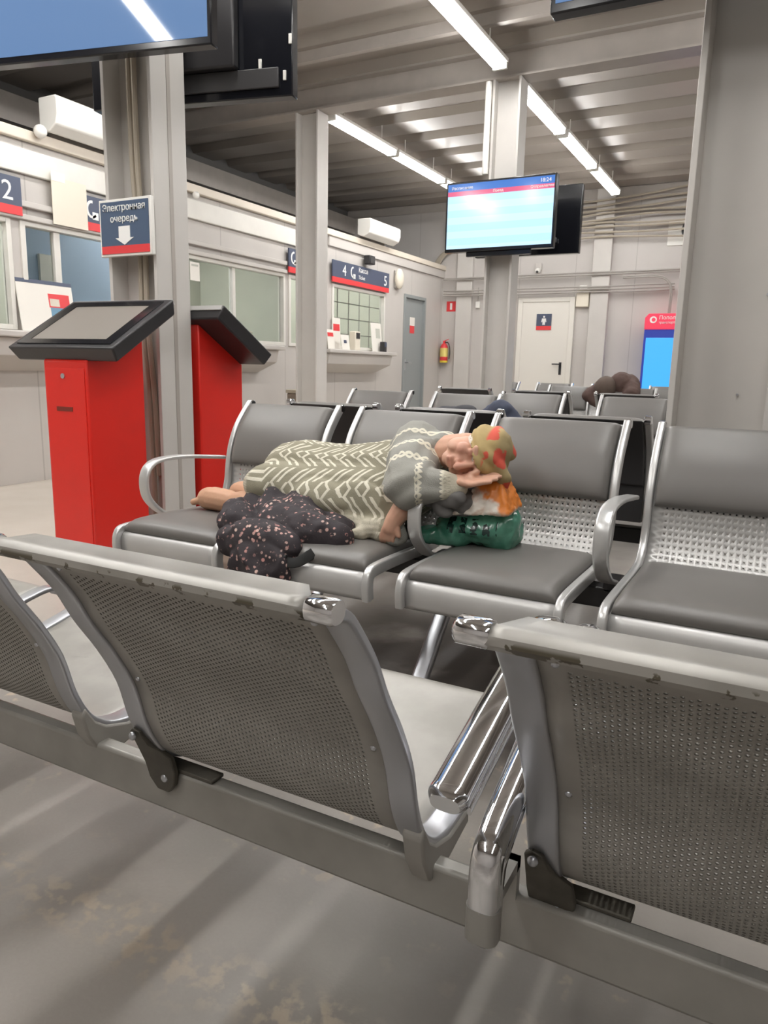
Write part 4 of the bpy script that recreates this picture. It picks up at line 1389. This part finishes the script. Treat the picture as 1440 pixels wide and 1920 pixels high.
# hair at the temple
def cap_cut(me, a0, kf, ks, smin=-9):
    bm = bmesh.new()
    bm.from_mesh(me)
    cut = []
    for v in bm.verts:
        r_ = v.co - HC
        a, f, s = r_.dot(CR), r_.dot(FA), r_.dot(SI)
        if a < a0 + kf * f - ks * s or s < smin:
            cut.append(v)
    bmesh.ops.delete(bm, geom=cut, context='VERTS')
    bm.to_mesh(me)
    bm.free()
hm = MB()
hm.ball(H(0.010, -0.013, 0), (0.063, 0.088, 0.0695), 26, 18, ROT)
hm.ball(H(-0.012, 0.000, 0.038), (0.030, 0.048, 0.026), 18, 12, ROT)
hme = remeshed('hair', hm, 0.004, 2)
cap_cut(hme, -0.022, 0.15, 0.62, 0.004)
link('hair', hme, M['hair'], woman, angle=180)

# headscarf
def scarf_disp(co, no):
    out = co.copy()
    for i in range(len(co)):
        p = co[i]
        d = 0.004 * nz(p, 26.0, 3.0) + 0.003 * math.sin(p[0] * 150 + p[2] * 90 + 4 * nz(p, 9))
        out[i] = p + no[i] * d
    return out
sm = MB()
sm.ball(H(0.012, -0.015, 0), (0.070, 0.0935, 0.0735), 26, 18, ROT)
sm.capsule(H(0.045, -0.03, 0.02), 0.044, H(0.066, -0.03, -0.005), 0.024)
sm.capsule(H(0.055, 0.035, -0.015), 0.026, H(0.078, 0.045, -0.045), 0.016)
sm.capsule(H(0.078, 0.045, -0.045), 0.018, H(0.078, 0.035, -0.080), 0.010)
sc_me = remeshed('headscarf', sm, 0.0045, 3, scarf_disp)
cap_cut(sc_me, -0.004, 0.15, 0.42)
m_sc = mat('olive headscarf with red flowers', srgb(172, 150, 100), 0.75)
n = N(m_sc)
vec, x, y, z = n.obj()
v = n.new('ShaderNodeTexVoronoi')
v.inputs['Scale'].default_value = 14.0
n.link(vec, v.inputs['Vector'])
big = n.math('ADD', v.outputs['Distance'], n.math('MULTIPLY', n.noise(vec, 45.0, 3), 0.5))
fl = n.math('SUBTRACT', 1.0, n.ramp(big, 0.62, 0.67))
side = n.ramp(x, -0.718, -0.708)
fl = n.math('MULTIPLY', fl, side)
c = n.mix(n.noise(vec, 30.0, 3), srgb(164, 140, 92), srgb(186, 164, 112))
c = n.mix(n.math('MULTIPLY', n.ramp(x, -0.690, -0.672), 0.5), c, srgb(130, 120, 92))
c = n.mix(fl, c, srgb(206, 84, 66))
n.link(c, n.b.inputs['Base Color'])
scarf = link('headscarf', sc_me, m_sc, woman, angle=180)
so = scarf.modifiers.new('thickness', 'SOLIDIFY')
so.thickness = 0.003
so.offset = 1

# cardigan
cm = MB()
cm.capsule((-1.435, 2.095, 0.612), 0.138, (-1.24, 2.11, 0.615), 0.128)
cm.capsule((-1.24, 2.11, 0.615), 0.128, (-1.05, 2.12, 0.640), 0.135)
cm.capsule((-1.05, 2.11, 0.640), 0.132, (-0.97, 2.10, 0.715), 0.100)
cm.capsule((-1.10, 2.02, 0.60), 0.095, (-1.30, 2.01, 0.59), 0.100)
cm.capsule((-0.99, 2.095, 0.750), 0.088, (-0.915, 1.885, 0.672), 0.074)
cm.capsule((-0.965, 2.10, 0.735), 0.082, (-0.895, 2.075, 0.745), 0.066)
cm.ball((-0.912, 1.88, 0.662), (0.078, 0.070, 0.068), 18, 12)
cm.capsule((-0.912, 1.88, 0.660), 0.066, (-0.825, 1.910, 0.668), 0.047)
cm.capsule((-0.825, 1.910, 0.668), 0.047, (-0.788, 1.922, 0.673), 0.036)
cm.ball((-1.41, 1.965, 0.600), (0.165, 0.075, 0.085), 18, 12)
cm.ball((-1.25, 1.935, 0.580), (0.13, 0.060, 0.070), 18, 12)
# cloth hanging in front of the belly and the cuff on the seat
cm.ball((-1.08, 1.935, 0.565), (0.135, 0.030, 0.085), 18, 12, Matrix.Rotation(0.3, 4, 'Y'))
cm.capsule((-1.20, 1.94, 0.545), 0.036, (-1.03, 1.90, 0.515), 0.028)
cm.capsule((-1.05, 1.90, 0.520), 0.034, (-0.955, 1.892, 0.515), 0.036)
cm.capsule((-1.06, 1.875, 0.505), 0.024, (-1.12, 1.85, 0.500), 0.010)


def cardi_disp(co, no):
    out = co.copy()
    for i in range(len(co)):
        p = co[i]
        sl = 1.0 if p[0] > -1.02 and p[1] < 2.03 else 0.0
        d = 0.006 * nz(p, 9.0, 1.0) + 0.0035 * nz(p, 24.0, 2.0)
        d += sl * 0.004 * math.sin(70 * (p[0] * 0.5 - p[2]) + 5 * nz(p, 7.0))
        out[i] = p + no[i] * d
    return out
cme = remeshed('cardigan', cm, 0.006, 4, cardi_disp)
# lower hem: trim the cardigan along a slanted line over the hip
bm = bmesh.new()
bm.from_mesh(cme)
cut = [v for v in bm.verts if v.co.x < -1.18 and v.co.z < 0.532 - 0.02 * max(0.0, -1.40 - v.co.x) / 0.17 + 0.004 * math.sin(v.co.x * 60)]
bmesh.ops.delete(bm, geom=cut, context='VERTS')
bm.to_mesh(cme)
bm.free()
co = verts(cme)
# distance along the sleeve axis and around it; along the trunk axis and over it
S0, S1, S2 = np.array((-0.99, 2.095, 0.750)), np.array((-0.912, 1.88, 0.664)), np.array((-0.788, 1.922, 0.673))
def seg(co, a, b):
    d = b - a
    t = np.clip(((co - a) @ d) / (d @ d), 0, 1)
    return t, np.linalg.norm(co - (a + t[:, None] * d), axis=1)
t1, d1 = seg(co, S0, S1)
t2, d2 = seg(co, S1, S2)
T0, T1 = np.array((-1.46, 2.095, 0.60)), np.array((-1.02, 2.12, 0.64))
tt, dt = seg(co, T0, T1)
ps = ((np.minimum(d1 - 0.080, d2 - 0.058) < dt - 0.132) & (co[:, 0] > -1.07) & ~((co[:, 0] < -0.965) & (co[:, 2] < 0.665))).astype(float)
L1, L2 = np.linalg.norm(S1 - S0), np.linalg.norm(S2 - S1)
along = np.where(d1 < d2 + 0.004, t1 * L1, L1 + t2 * L2)
ang = np.where(d1 < d2 + 0.004, np.arctan2(co[:, 2] - (S0 + t1[:, None] * (S1 - S0))[:, 2], -(co[:, 0] - (S0 + t1[:, None] * (S1 - S0))[:, 0])),
               np.arctan2(co[:, 2] - (S1 + t2[:, None] * (S2 - S1))[:, 2], co[:, 1] - (S1 + t2[:, None] * (S2 - S1))[:, 1]))
u_body = tt * np.linalg.norm(T1 - T0)
c_ = T0 + tt[:, None] * (T1 - T0)
v_body = np.arctan2(co[:, 2] - c_[:, 2], -(co[:, 1] - c_[:, 1])) * 0.135
attr(cme, 'sleeve', ps)
attr(cme, 'pu', np.where(ps > 0.5, along, u_body))
attr(cme, 'pv', np.where(ps > 0.5, ang * 0.07, v_body))
attr(cme, 'rib', np.clip((-1.525 - co[:, 0]) / 0.012, 0, 1) + np.clip((0.556 - co[:, 2]) / 0.010, 0, 1) * (co[:, 0] < -1.0) + np.clip((along - (L1 + L2 - 0.035)) / 0.01, 0, 1) * ps)

m_c = mat('grey and cream patterned knit', srgb(160, 155, 140), 0.85, bump=0.25, bscale=330)
n = N(m_c)
A_ = lambda k: n.new('ShaderNodeAttribute', attribute_name=k).outputs['Fac']
sl, pu, pv, rib = A_('sleeve'), A_('pu'), A_('pv'), A_('rib')
tri = lambda v_, per: n.math('ABSOLUTE', n.math('SUBTRACT', n.math('FRACT', n.math('DIVIDE', v_, per)), 0.5))
# trunk: columns of nested arrow heads with pale outlines, parted by diamond columns
vec, x, y, z = n.obj()
wob = n.math('MULTIPLY', n.math('SUBTRACT', n.noise(vec, 40.0, 2), 0.5), 0.006)
u2 = n.math('ADD', pu, wob)
v2 = n.math('ADD', pv, wob)
colw = 0.112
tv = tri(v2, colw)                                  # 0 at column middle .. 0.5 at the border
zig = n.math('ADD', n.math('DIVIDE', u2, 0.066), n.math('MULTIPLY', tv, 2.1))
zf = n.math('FRACT', zig)
zd = n.math('ABSOLUTE', n.math('SUBTRACT', zf, 0.5))
arrow = n.math('SUBTRACT', 1.0, n.ramp(n.math('ABSOLUTE', n.math('SUBTRACT', zd, 0.18)), 0.06, 0.10))
du = tri(u2, 0.066)
dia = n.math('ADD', n.math('MULTIPLY', du, 1.0), n.math('MULTIPLY', n.math('SUBTRACT', 0.5, tv), 1.9))
diam = n.math('SUBTRACT', 1.0, n.ramp(n.math('ABSOLUTE', n.math('SUBTRACT', dia, 0.32)), 0.06, 0.10))
is_d = n.math('GREATER_THAN', tv, 0.36)
gap = n.math('GREATER_THAN', tv, 0.04)
trunk = n.math('ADD', n.math('MULTIPLY', is_d, diam), n.math('MULTIPLY', n.math('MULTIPLY', n.math('SUBTRACT', 1.0, is_d), arrow), gap))
# sleeve: chains running round the arm
su = n.math('FRACT', n.math('DIVIDE', u2, 0.078))
sv = n.math('MULTIPLY', n.math('SINE', n.math('MULTIPLY', v2, 150.0)), 0.12)
ch1 = n.math('SUBTRACT', 1.0, n.ramp(n.math('ABSOLUTE', n.math('SUBTRACT', n.math('SUBTRACT', su, 0.5), sv)), 0.055, 0.10))
ch2 = n.math('SUBTRACT', 1.0, n.ramp(n.math('ABSOLUTE', n.math('ADD', n.math('SUBTRACT', su, 0.5), sv)), 0.055, 0.10))
chain = n.math('MAXIMUM', ch1, ch2)
f_ = n.math('ADD', n.math('MULTIPLY', sl, chain), n.math('MULTIPLY', n.math('SUBTRACT', 1.0, sl), trunk))
f_ = n.math('MINIMUM', n.math('MAXIMUM', f_, 0.0), 1.0)
ground = n.mix(sl, srgb(146, 141, 122), srgb(150, 149, 142))
c = n.mix(f_, ground, srgb(220, 215, 198))
ribs = n.math('MULTIPLY_ADD', n.math('SINE', n.math('MULTIPLY', pv, 900.0)), 0.5, 0.5)
c = n.mix(n.math('MINIMUM', rib, 1.0), c, n.mix(ribs, srgb(176, 170, 152), srgb(198, 192, 174)))
n.link(c, n.b.inputs['Base Color'])
old = [b_ for b_ in n.nt.nodes if b_.type == 'BUMP'][0]
b2 = n.new('ShaderNodeBump')
b2.inputs['Strength'].default_value = 0.5
b2.inputs['Distance'].default_value = 0.004
n.link(f_, b2.inputs['Height'])
n.link(old.outputs['Normal'], b2.inputs['Normal'])
n.link(b2.outputs['Normal'], n.b.inputs['Normal'])
card_o = link('cardigan', cme, m_c, woman, angle=180)

# floral skirt
km = MB()
km.capsule((-1.45, 2.06, 0.565), 0.098, (-1.20, 1.80, 0.508), 0.062)
km.capsule((-1.45, 2.04, 0.56), 0.095, (-1.33, 1.80, 0.505), 0.064)
km.capsule((-1.20, 1.79, 0.508), 0.062, (-1.10, 1.80, 0.500), 0.045)
km.capsule((-1.22, 1.79, 0.508), 0.062, (-1.50, 1.93, 0.528), 0.062)
km.capsule((-1.50, 1.93, 0.530), 0.062, (-1.565, 1.975, 0.535), 0.056)
km.capsule((-1.13, 1.86, 0.505), 0.046, (-1.35, 1.95, 0.51), 0.060)
km.ball((-1.31, 1.70, 0.475), (0.145, 0.058, 0.072), 20, 14)
km.ball((-1.28, 1.655, 0.42), (0.108, 0.038, 0.078), 20, 14)
km.capsule((-1.26, 1.648, 0.40), 0.042, (-1.225, 1.640, 0.350), 0.024)
km.capsule((-1.44, 1.77, 0.51), 0.058, (-1.53, 1.89, 0.51), 0.052)


def skirt_disp(co, no):
    out = co.copy()
    for i in range(len(co)):
        p = co[i]
        w = p[0] * 26 + p[2] * 14 + 7 * nz(p, 5.0, 4.0)
        d = 0.007 * (1 - 2 * abs(math.sin(w * 0.6))) + 0.007 * math.sin(w) + 0.007 * (1 - 2 * abs(nz(p, 13.0, 5.0))) + 0.003 * nz(p, 34.0, 6.0)
        out[i] = p + no[i] * d
    return out
kme = remeshed('skirt', km, 0.006, 4, skirt_disp)
m_k = mat('black skirt with small pink flowers', srgb(44, 38, 42), 0.75, bump=0.12, bscale=200)
n = N(m_k)
vec, x, y, z = n.obj()
v1 = n.new('ShaderNodeTexVoronoi')
v1.inputs['Scale'].default_value = 66.0
n.link(vec, v1.inputs['Vector'])
clus = n.ramp(n.noise(vec, 21.0, 3), 0.50, 0.60)
dot = n.math('SUBTRACT', 1.0, n.ramp(v1.outputs['Distance'], 0.30, 0.42))
few = n.math('GREATER_THAN', n.noise(vec, 55.0, 2), 0.60)
f1 = n.math('MULTIPLY', dot, n.math('MAXIMUM', clus, n.math('MULTIPLY', few, 0.7)))
sepc = n.new('ShaderNodeSeparateColor')
n.link(v1.outputs['Color'], sepc.inputs[0])
fc = n.mix(sepc.outputs[0], srgb(226, 196, 184), srgb(196, 138, 132))
c = n.mix(n.noise(vec, 14.0, 3), srgb(36, 31, 36), srgb(54, 46, 50))
c = n.mix(n.math('MULTIPLY', f1, 0.9), c, fc)
n.link(c, n.b.inputs['Base Color'])
link('skirt', kme, m_k, woman, angle=180)

# --- bags under the head
def crumple(amp, sc, seed):
    def f(co, no):
        out = co.copy()
        for i in range(len(co)):
            p = co[i]
            d = amp * (1 - 2 * abs(nz(p, sc, seed))) + amp * 0.5 * (1 - 2 * abs(nz(p, sc * 2.3, seed + 5)))
            out[i] = p + no[i] * d
        return out
    return f
gm = MB()
gm.box(-0.815, -0.650, 2.0, 2.12, 0.488, 0.575)
gm.ball((-0.74, 2.03, 0.545), (0.105, 0.072, 0.056), 20, 14)
gm.ball((-0.675, 2.05, 0.540), (0.046, 0.075, 0.062), 20, 14)
gm.ball((-0.81, 2.02, 0.525), (0.060, 0.070, 0.048), 20, 14)
gm.capsule((-0.83, 1.98, 0.510), 0.026, (-0.905, 1.94, 0.500), 0.010)
gme = remeshed('green_bag', gm, 0.006, 3, crumple(0.010, 13.0, 1.0))
m_g = mat('thin green plastic', srgb(56, 128, 104), 0.22, coat=0.3)
n = N(m_g)
vec, x, y, z = n.obj()
# dark printed lettering showing as broken blocks across the middle of the bag
lx = n.math('FRACT', n.math('DIVIDE', n.math('ADD', x, 5.0), 0.036))
letters = n.math('MULTIPLY', n.math('MULTIPLY', n.math('GREATER_THAN', lx, 0.2), n.math('LESS_THAN', lx, 0.78)),
                 n.math('MULTIPLY', n.math('GREATER_THAN', z, 0.528), n.math('LESS_THAN', z, 0.572)))
letters = n.math('MULTIPLY', letters, n.math('GREATER_THAN', n.noise(vec, 48.0, 2), 0.46))
letters = n.math('MULTIPLY', letters, n.math('MULTIPLY', n.math('GREATER_THAN', x, -0.82), n.math('LESS_THAN', x, -0.67)))
c = n.mix(n.ramp(n.noise(vec, 14.0, 4), 0.35, 0.65), srgb(58, 124, 102), srgb(104, 170, 146))
c = n.mix(letters, c, srgb(18, 52, 46))
n.link(c, n.b.inputs['Base Color'])
n.b.inputs['Transmission Weight'].default_value = 0.12
gb = thing('plastic_bag', 'green plastic bag squeezed behind the armrest under the sleeping person\'s head', 'bag', (0, 0, 0))
link('bag_body', gme, m_g, gb, angle=180)
hd = MB()
hd.sweep([tuple(p) for p in catmull([(-0.84, 1.985, 0.515), (-0.88, 1.965, 0.52), (-0.92, 1.945, 0.505), (-0.90, 1.94, 0.495)], 5)], rrect(0.035, 0.004, 0.001, 1), up=(0, 0.3, 1))
hd.build('bag_handle', m_g, gb)

om = MB()
om.add([(-0.806, 1.920, 0.588), (-0.630, 1.945, 0.598), (-0.668, 1.975, 0.690), (-0.735, 1.970, 0.672),
        (-0.775, 2.08, 0.600), (-0.642, 2.10, 0.602), (-0.678, 2.07, 0.690), (-0.742, 2.07, 0.680)],
       [(0, 1, 2, 3), (7, 6, 5, 4), (0, 4, 5, 1), (1, 5, 6, 2), (2, 6, 7, 3), (3, 7, 4, 0)])
ome = remeshed('orange_bag', om, 0.0045, 0, crumple(0.004, 26.0, 8.0))
m_o = mat('white and orange bag plastic', srgb(226, 212, 196), 0.35)
n = N(m_o)
vec, x, y, z = n.obj()
o1 = n.ramp(n.math('ADD', n.math('MULTIPLY_ADD', z, 1.0, -0.640), n.math('ADD', n.math('MULTIPLY', n.math('ADD', x, 0.69), 0.75), n.math('MULTIPLY_ADD', n.noise(vec, 30.0, 4), 0.07, -0.035))), -0.012, 0.012)
c = n.mix(n.ramp(n.noise(vec, 24.0, 4), 0.45, 0.62), srgb(228, 220, 208), srgb(196, 168, 148))
c = n.mix(o1, c, srgb(226, 132, 52))
n.link(c, n.b.inputs['Base Color'])
ob = tag(link('plastic_bag', ome, m_o, None, angle=180), 'white and orange plastic bag directly under the sleeping person\'s hand', 'bag')
cl = MB()
cl.ball((-0.800, 1.965, 0.620), (0.070, 0.050, 0.040), 20, 12)
cl.capsule((-0.86, 1.93, 0.625), 0.024, (-0.765, 1.905, 0.640), 0.020)
cl.capsule((-0.835, 1.915, 0.610), 0.018, (-0.80, 1.91, 0.592), 0.012)
clm = remeshed('cloth', cl, 0.005, 3, crumple(0.008, 14.0, 3.0))
tag(link('folded_cloth', clm, mat('grey cloth', srgb(104, 102, 100), 0.85, var=0.1, vscale=20), None, angle=180), 'dark grey folded cloth between the sleeve and the green bag', 'cloth')
bb = MB()
bb.ball((-2.05, 2.35, 0.12), (0.20, 0.13, 0.11), 20, 12)
bb.ball((-2.18, 2.40, 0.10), (0.13, 0.12, 0.095), 20, 12)
bb.box(-2.2, -1.95, 2.28, 2.45, 0.0, 0.08)
bag3 = thing('cloth_bag', 'brown bag on the floor under the left end of the sleeper\'s bench', 'bag')
link('bag_body', remeshed('cb', bb, 0.01, 3, crumple(0.012, 9.0, 2.0)), mat('brown bag cloth', srgb(140, 120, 106), 0.8, var=0.1, vscale=10), bag3, angle=180)
MB().sweep([tuple(p) for p in catmull([(-2.18, 2.36, 0.19), (-2.12, 2.32, 0.26), (-2.0, 2.32, 0.27), (-1.94, 2.33, 0.20)], 6)], rrect(0.03, 0.006, 0.002, 2), up=(0, 1, 0)).build('bag_strap', M['shellback'], bag3)
sl_ = thing('strap', 'black strap lying on the seat edge beside the hanging skirt', 'strap')
MB().sweep([tuple(p) for p in catmull([(-1.30, 1.70, 0.465), (-1.24, 1.665, 0.452), (-1.16, 1.662, 0.448), (-1.12, 1.70, 0.475)], 5)], rrect(0.03, 0.008, 0.003, 2), up=(0, 0.5, 1)).build('band', M['rubber'], sl_)
MB().box(-1.21, -1.185, 1.652, 1.668, 0.432, 0.468).build('buckle', M['black'], sl_, bevel=0.003)

# --- person lying on the bench behind, knee and shoe showing above the backrests
pm = MB()
pm.ball((-1.74, 2.98, 0.64), (0.10, 0.085, 0.095), 18, 12)
pm.capsule((-1.66, 2.98, 0.62), 0.05, (-1.58, 2.98, 0.60), 0.06)
pm.capsule((-1.58, 2.98, 0.60), 0.10, (-1.20, 2.97, 0.585), 0.105)
pm.capsule((-1.52, 2.90, 0.67), 0.05, (-1.24, 2.76, 0.78), 0.042)
pm.capsule((-1.24, 2.76, 0.78), 0.038, (-1.06, 2.735, 0.815), 0.028)
for k in range(4):
    pm.capsule((-1.045, 2.725 + 0.016 * k, 0.818), 0.010, (-0.985, 2.735 + 0.016 * k, 0.812 - 0.004 * k), 0.008)
pm.capsule((-1.04, 2.72, 0.812), 0.011, (-1.005, 2.705, 0.800), 0.009)
pm.capsule((-1.22, 2.92, 0.585), 0.080, (-0.965, 2.80, 0.835), 0.034)
pm.capsule((-0.965, 2.80, 0.835), 0.034, (-0.74, 2.92, 0.56), 0.036)
pm.capsule((-1.22, 3.02, 0.58), 0.085, (-0.86, 3.04, 0.585), 0.055)
pm.capsule((-0.86, 3.04, 0.585), 0.050, (-0.52, 3.04, 0.55), 0.038)
lying = tag(link('person', remeshed('person', pm, 0.008, 4), M['skin'], None, angle=180), 'person in blue jeans with a raised knee, lying behind the sleeper\'s backrests', 'person')
jm = MB()
jm.capsule((-1.28, 2.97, 0.590), 0.112, (-1.20, 2.96, 0.59), 0.108)
jm.capsule((-1.22, 2.92, 0.59), 0.100, (-0.965, 2.80, 0.838), 0.044)
jm.capsule((-0.965, 2.80, 0.838), 0.044, (-0.76, 2.91, 0.585), 0.050)
jm.capsule((-1.22, 3.02, 0.585), 0.10, (-0.86, 3.04, 0.59), 0.066)
jm.capsule((-0.86, 3.04, 0.59), 0.062, (-0.57, 3.04, 0.555), 0.050)
link('jeans', remeshed('jeans', jm, 0.008, 4, crumple(0.005, 14.0, 3.0)), mat('blue denim', srgb(62, 68, 86), 0.8, var=0.15, vscale=40), lying, angle=180)
for (a, b) in (((-0.73, 2.93, 0.535), (-0.64, 2.96, 0.53)), ((-0.50, 3.04, 0.55), (-0.47, 3.04, 0.62))):
    s_ = MB()
    s_.capsule(a, 0.044, b, 0.038)
    link('shoe', remeshed('shoe', s_, 0.006, 3), M['rubber'], lying, angle=180)
jk = MB()
jk.capsule((-1.60, 2.98, 0.61), 0.112, (-1.26, 2.97, 0.60), 0.118)
jk.capsule((-1.52, 2.90, 0.675), 0.066, (-1.24, 2.76, 0.782), 0.056)
jk.capsule((-1.24, 2.76, 0.782), 0.054, (-1.08, 2.737, 0.815), 0.040)
link('jacket', remeshed('jk', jk, 0.008, 4, crumple(0.006, 12.0, 9.0)), mat('dark jacket', srgb(52, 52, 58), 0.8), lying, angle=180)
hh = MB()
hh.ball((-1.765, 2.99, 0.655), (0.092, 0.088, 0.092), 18, 12)
link('hair', remeshed('hair2', hh, 0.008, 3), mat('dark hair', srgb(60, 50, 44), 0.6), lying, angle=180)

# --- person slumped over a backrest in a brown jacket, far rows
bx, by = -1.46, 7.5
qm = MB()
qm.capsule((bx, by + 0.42, 0.55), 0.13, (bx + 0.02, by + 0.30, 0.72), 0.14)
qm.capsule((bx + 0.02, by + 0.30, 0.72), 0.13, (bx + 0.05, by + 0.12, 0.84), 0.11)
qm.ball((bx - 0.06, by + 0.02, 0.83), (0.085, 0.10, 0.10), 16, 12)
for s_ in (-1, 1):
    qm.capsule((bx + 0.03 + s_ * 0.14, by + 0.14, 0.86), 0.055, (bx + s_ * 0.20, by - 0.02, 0.74), 0.045)
    qm.capsule((bx + s_ * 0.20, by - 0.02, 0.74), 0.04, (bx + s_ * 0.10, by - 0.03, 0.70), 0.03)
    qm.capsule((bx + s_ * 0.09, by + 0.42, 0.55), 0.085, (bx + s_ * 0.12, by + 0.85, 0.52), 0.06)
    qm.capsule((bx + s_ * 0.12, by + 0.85, 0.52), 0.055, (bx + s_ * 0.12, by + 0.90, 0.10), 0.04)
    qm.capsule((bx + s_ * 0.12, by + 0.90, 0.05), 0.04, (bx + s_ * 0.12, by + 1.08, 0.035), 0.032)
slump = tag(link('person', remeshed('person', qm, 0.010, 4), M['skin'], None, angle=180), 'person in a brown jacket slumped over a seat back in the far rows', 'person')
jm = MB()
jm.capsule((bx, by + 0.40, 0.58), 0.155, (bx + 0.02, by + 0.28, 0.74), 0.165)
jm.capsule((bx + 0.02, by + 0.28, 0.74), 0.155, (bx + 0.07, by + 0.12, 0.87), 0.125)
jm.capsule((bx + 0.14, by + 0.16, 0.88), 0.095, (bx + 0.20, by + 0.0, 0.80), 0.075)
jm.capsule((bx - 0.10, by + 0.16, 0.86), 0.080, (bx - 0.21, by + 0.0, 0.76), 0.065)
jm.capsule((bx + 0.20, by + 0.0, 0.80), 0.07, (bx + 0.13, by - 0.02, 0.72), 0.05)
jm.capsule((bx - 0.21, by + 0.0, 0.76), 0.06, (bx - 0.13, by - 0.02, 0.70), 0.045)
link('jacket', remeshed('jacket', jm, 0.009, 4, crumple(0.008, 8.0, 4.0)), mat('brown jacket', srgb(84, 64, 58), 0.8, var=0.12, vscale=12), slump, angle=180)
hm = MB()
hm.ball((bx - 0.06, by + 0.025, 0.84), (0.108, 0.125, 0.118), 16, 12)
link('hood', remeshed('hood', hm, 0.010, 3), mat('dark hood', srgb(92, 78, 70), 0.85), slump, angle=180)
tr = MB()
for s_ in (-1, 1):
    tr.capsule((bx + s_ * 0.09, by + 0.42, 0.56), 0.098, (bx + s_ * 0.12, by + 0.85, 0.53), 0.072)
    tr.capsule((bx + s_ * 0.12, by + 0.85, 0.53), 0.07, (bx + s_ * 0.12, by + 0.90, 0.12), 0.055)
link('trousers', remeshed('trousers', tr, 0.010, 4), M['shellback'], slump, angle=180)
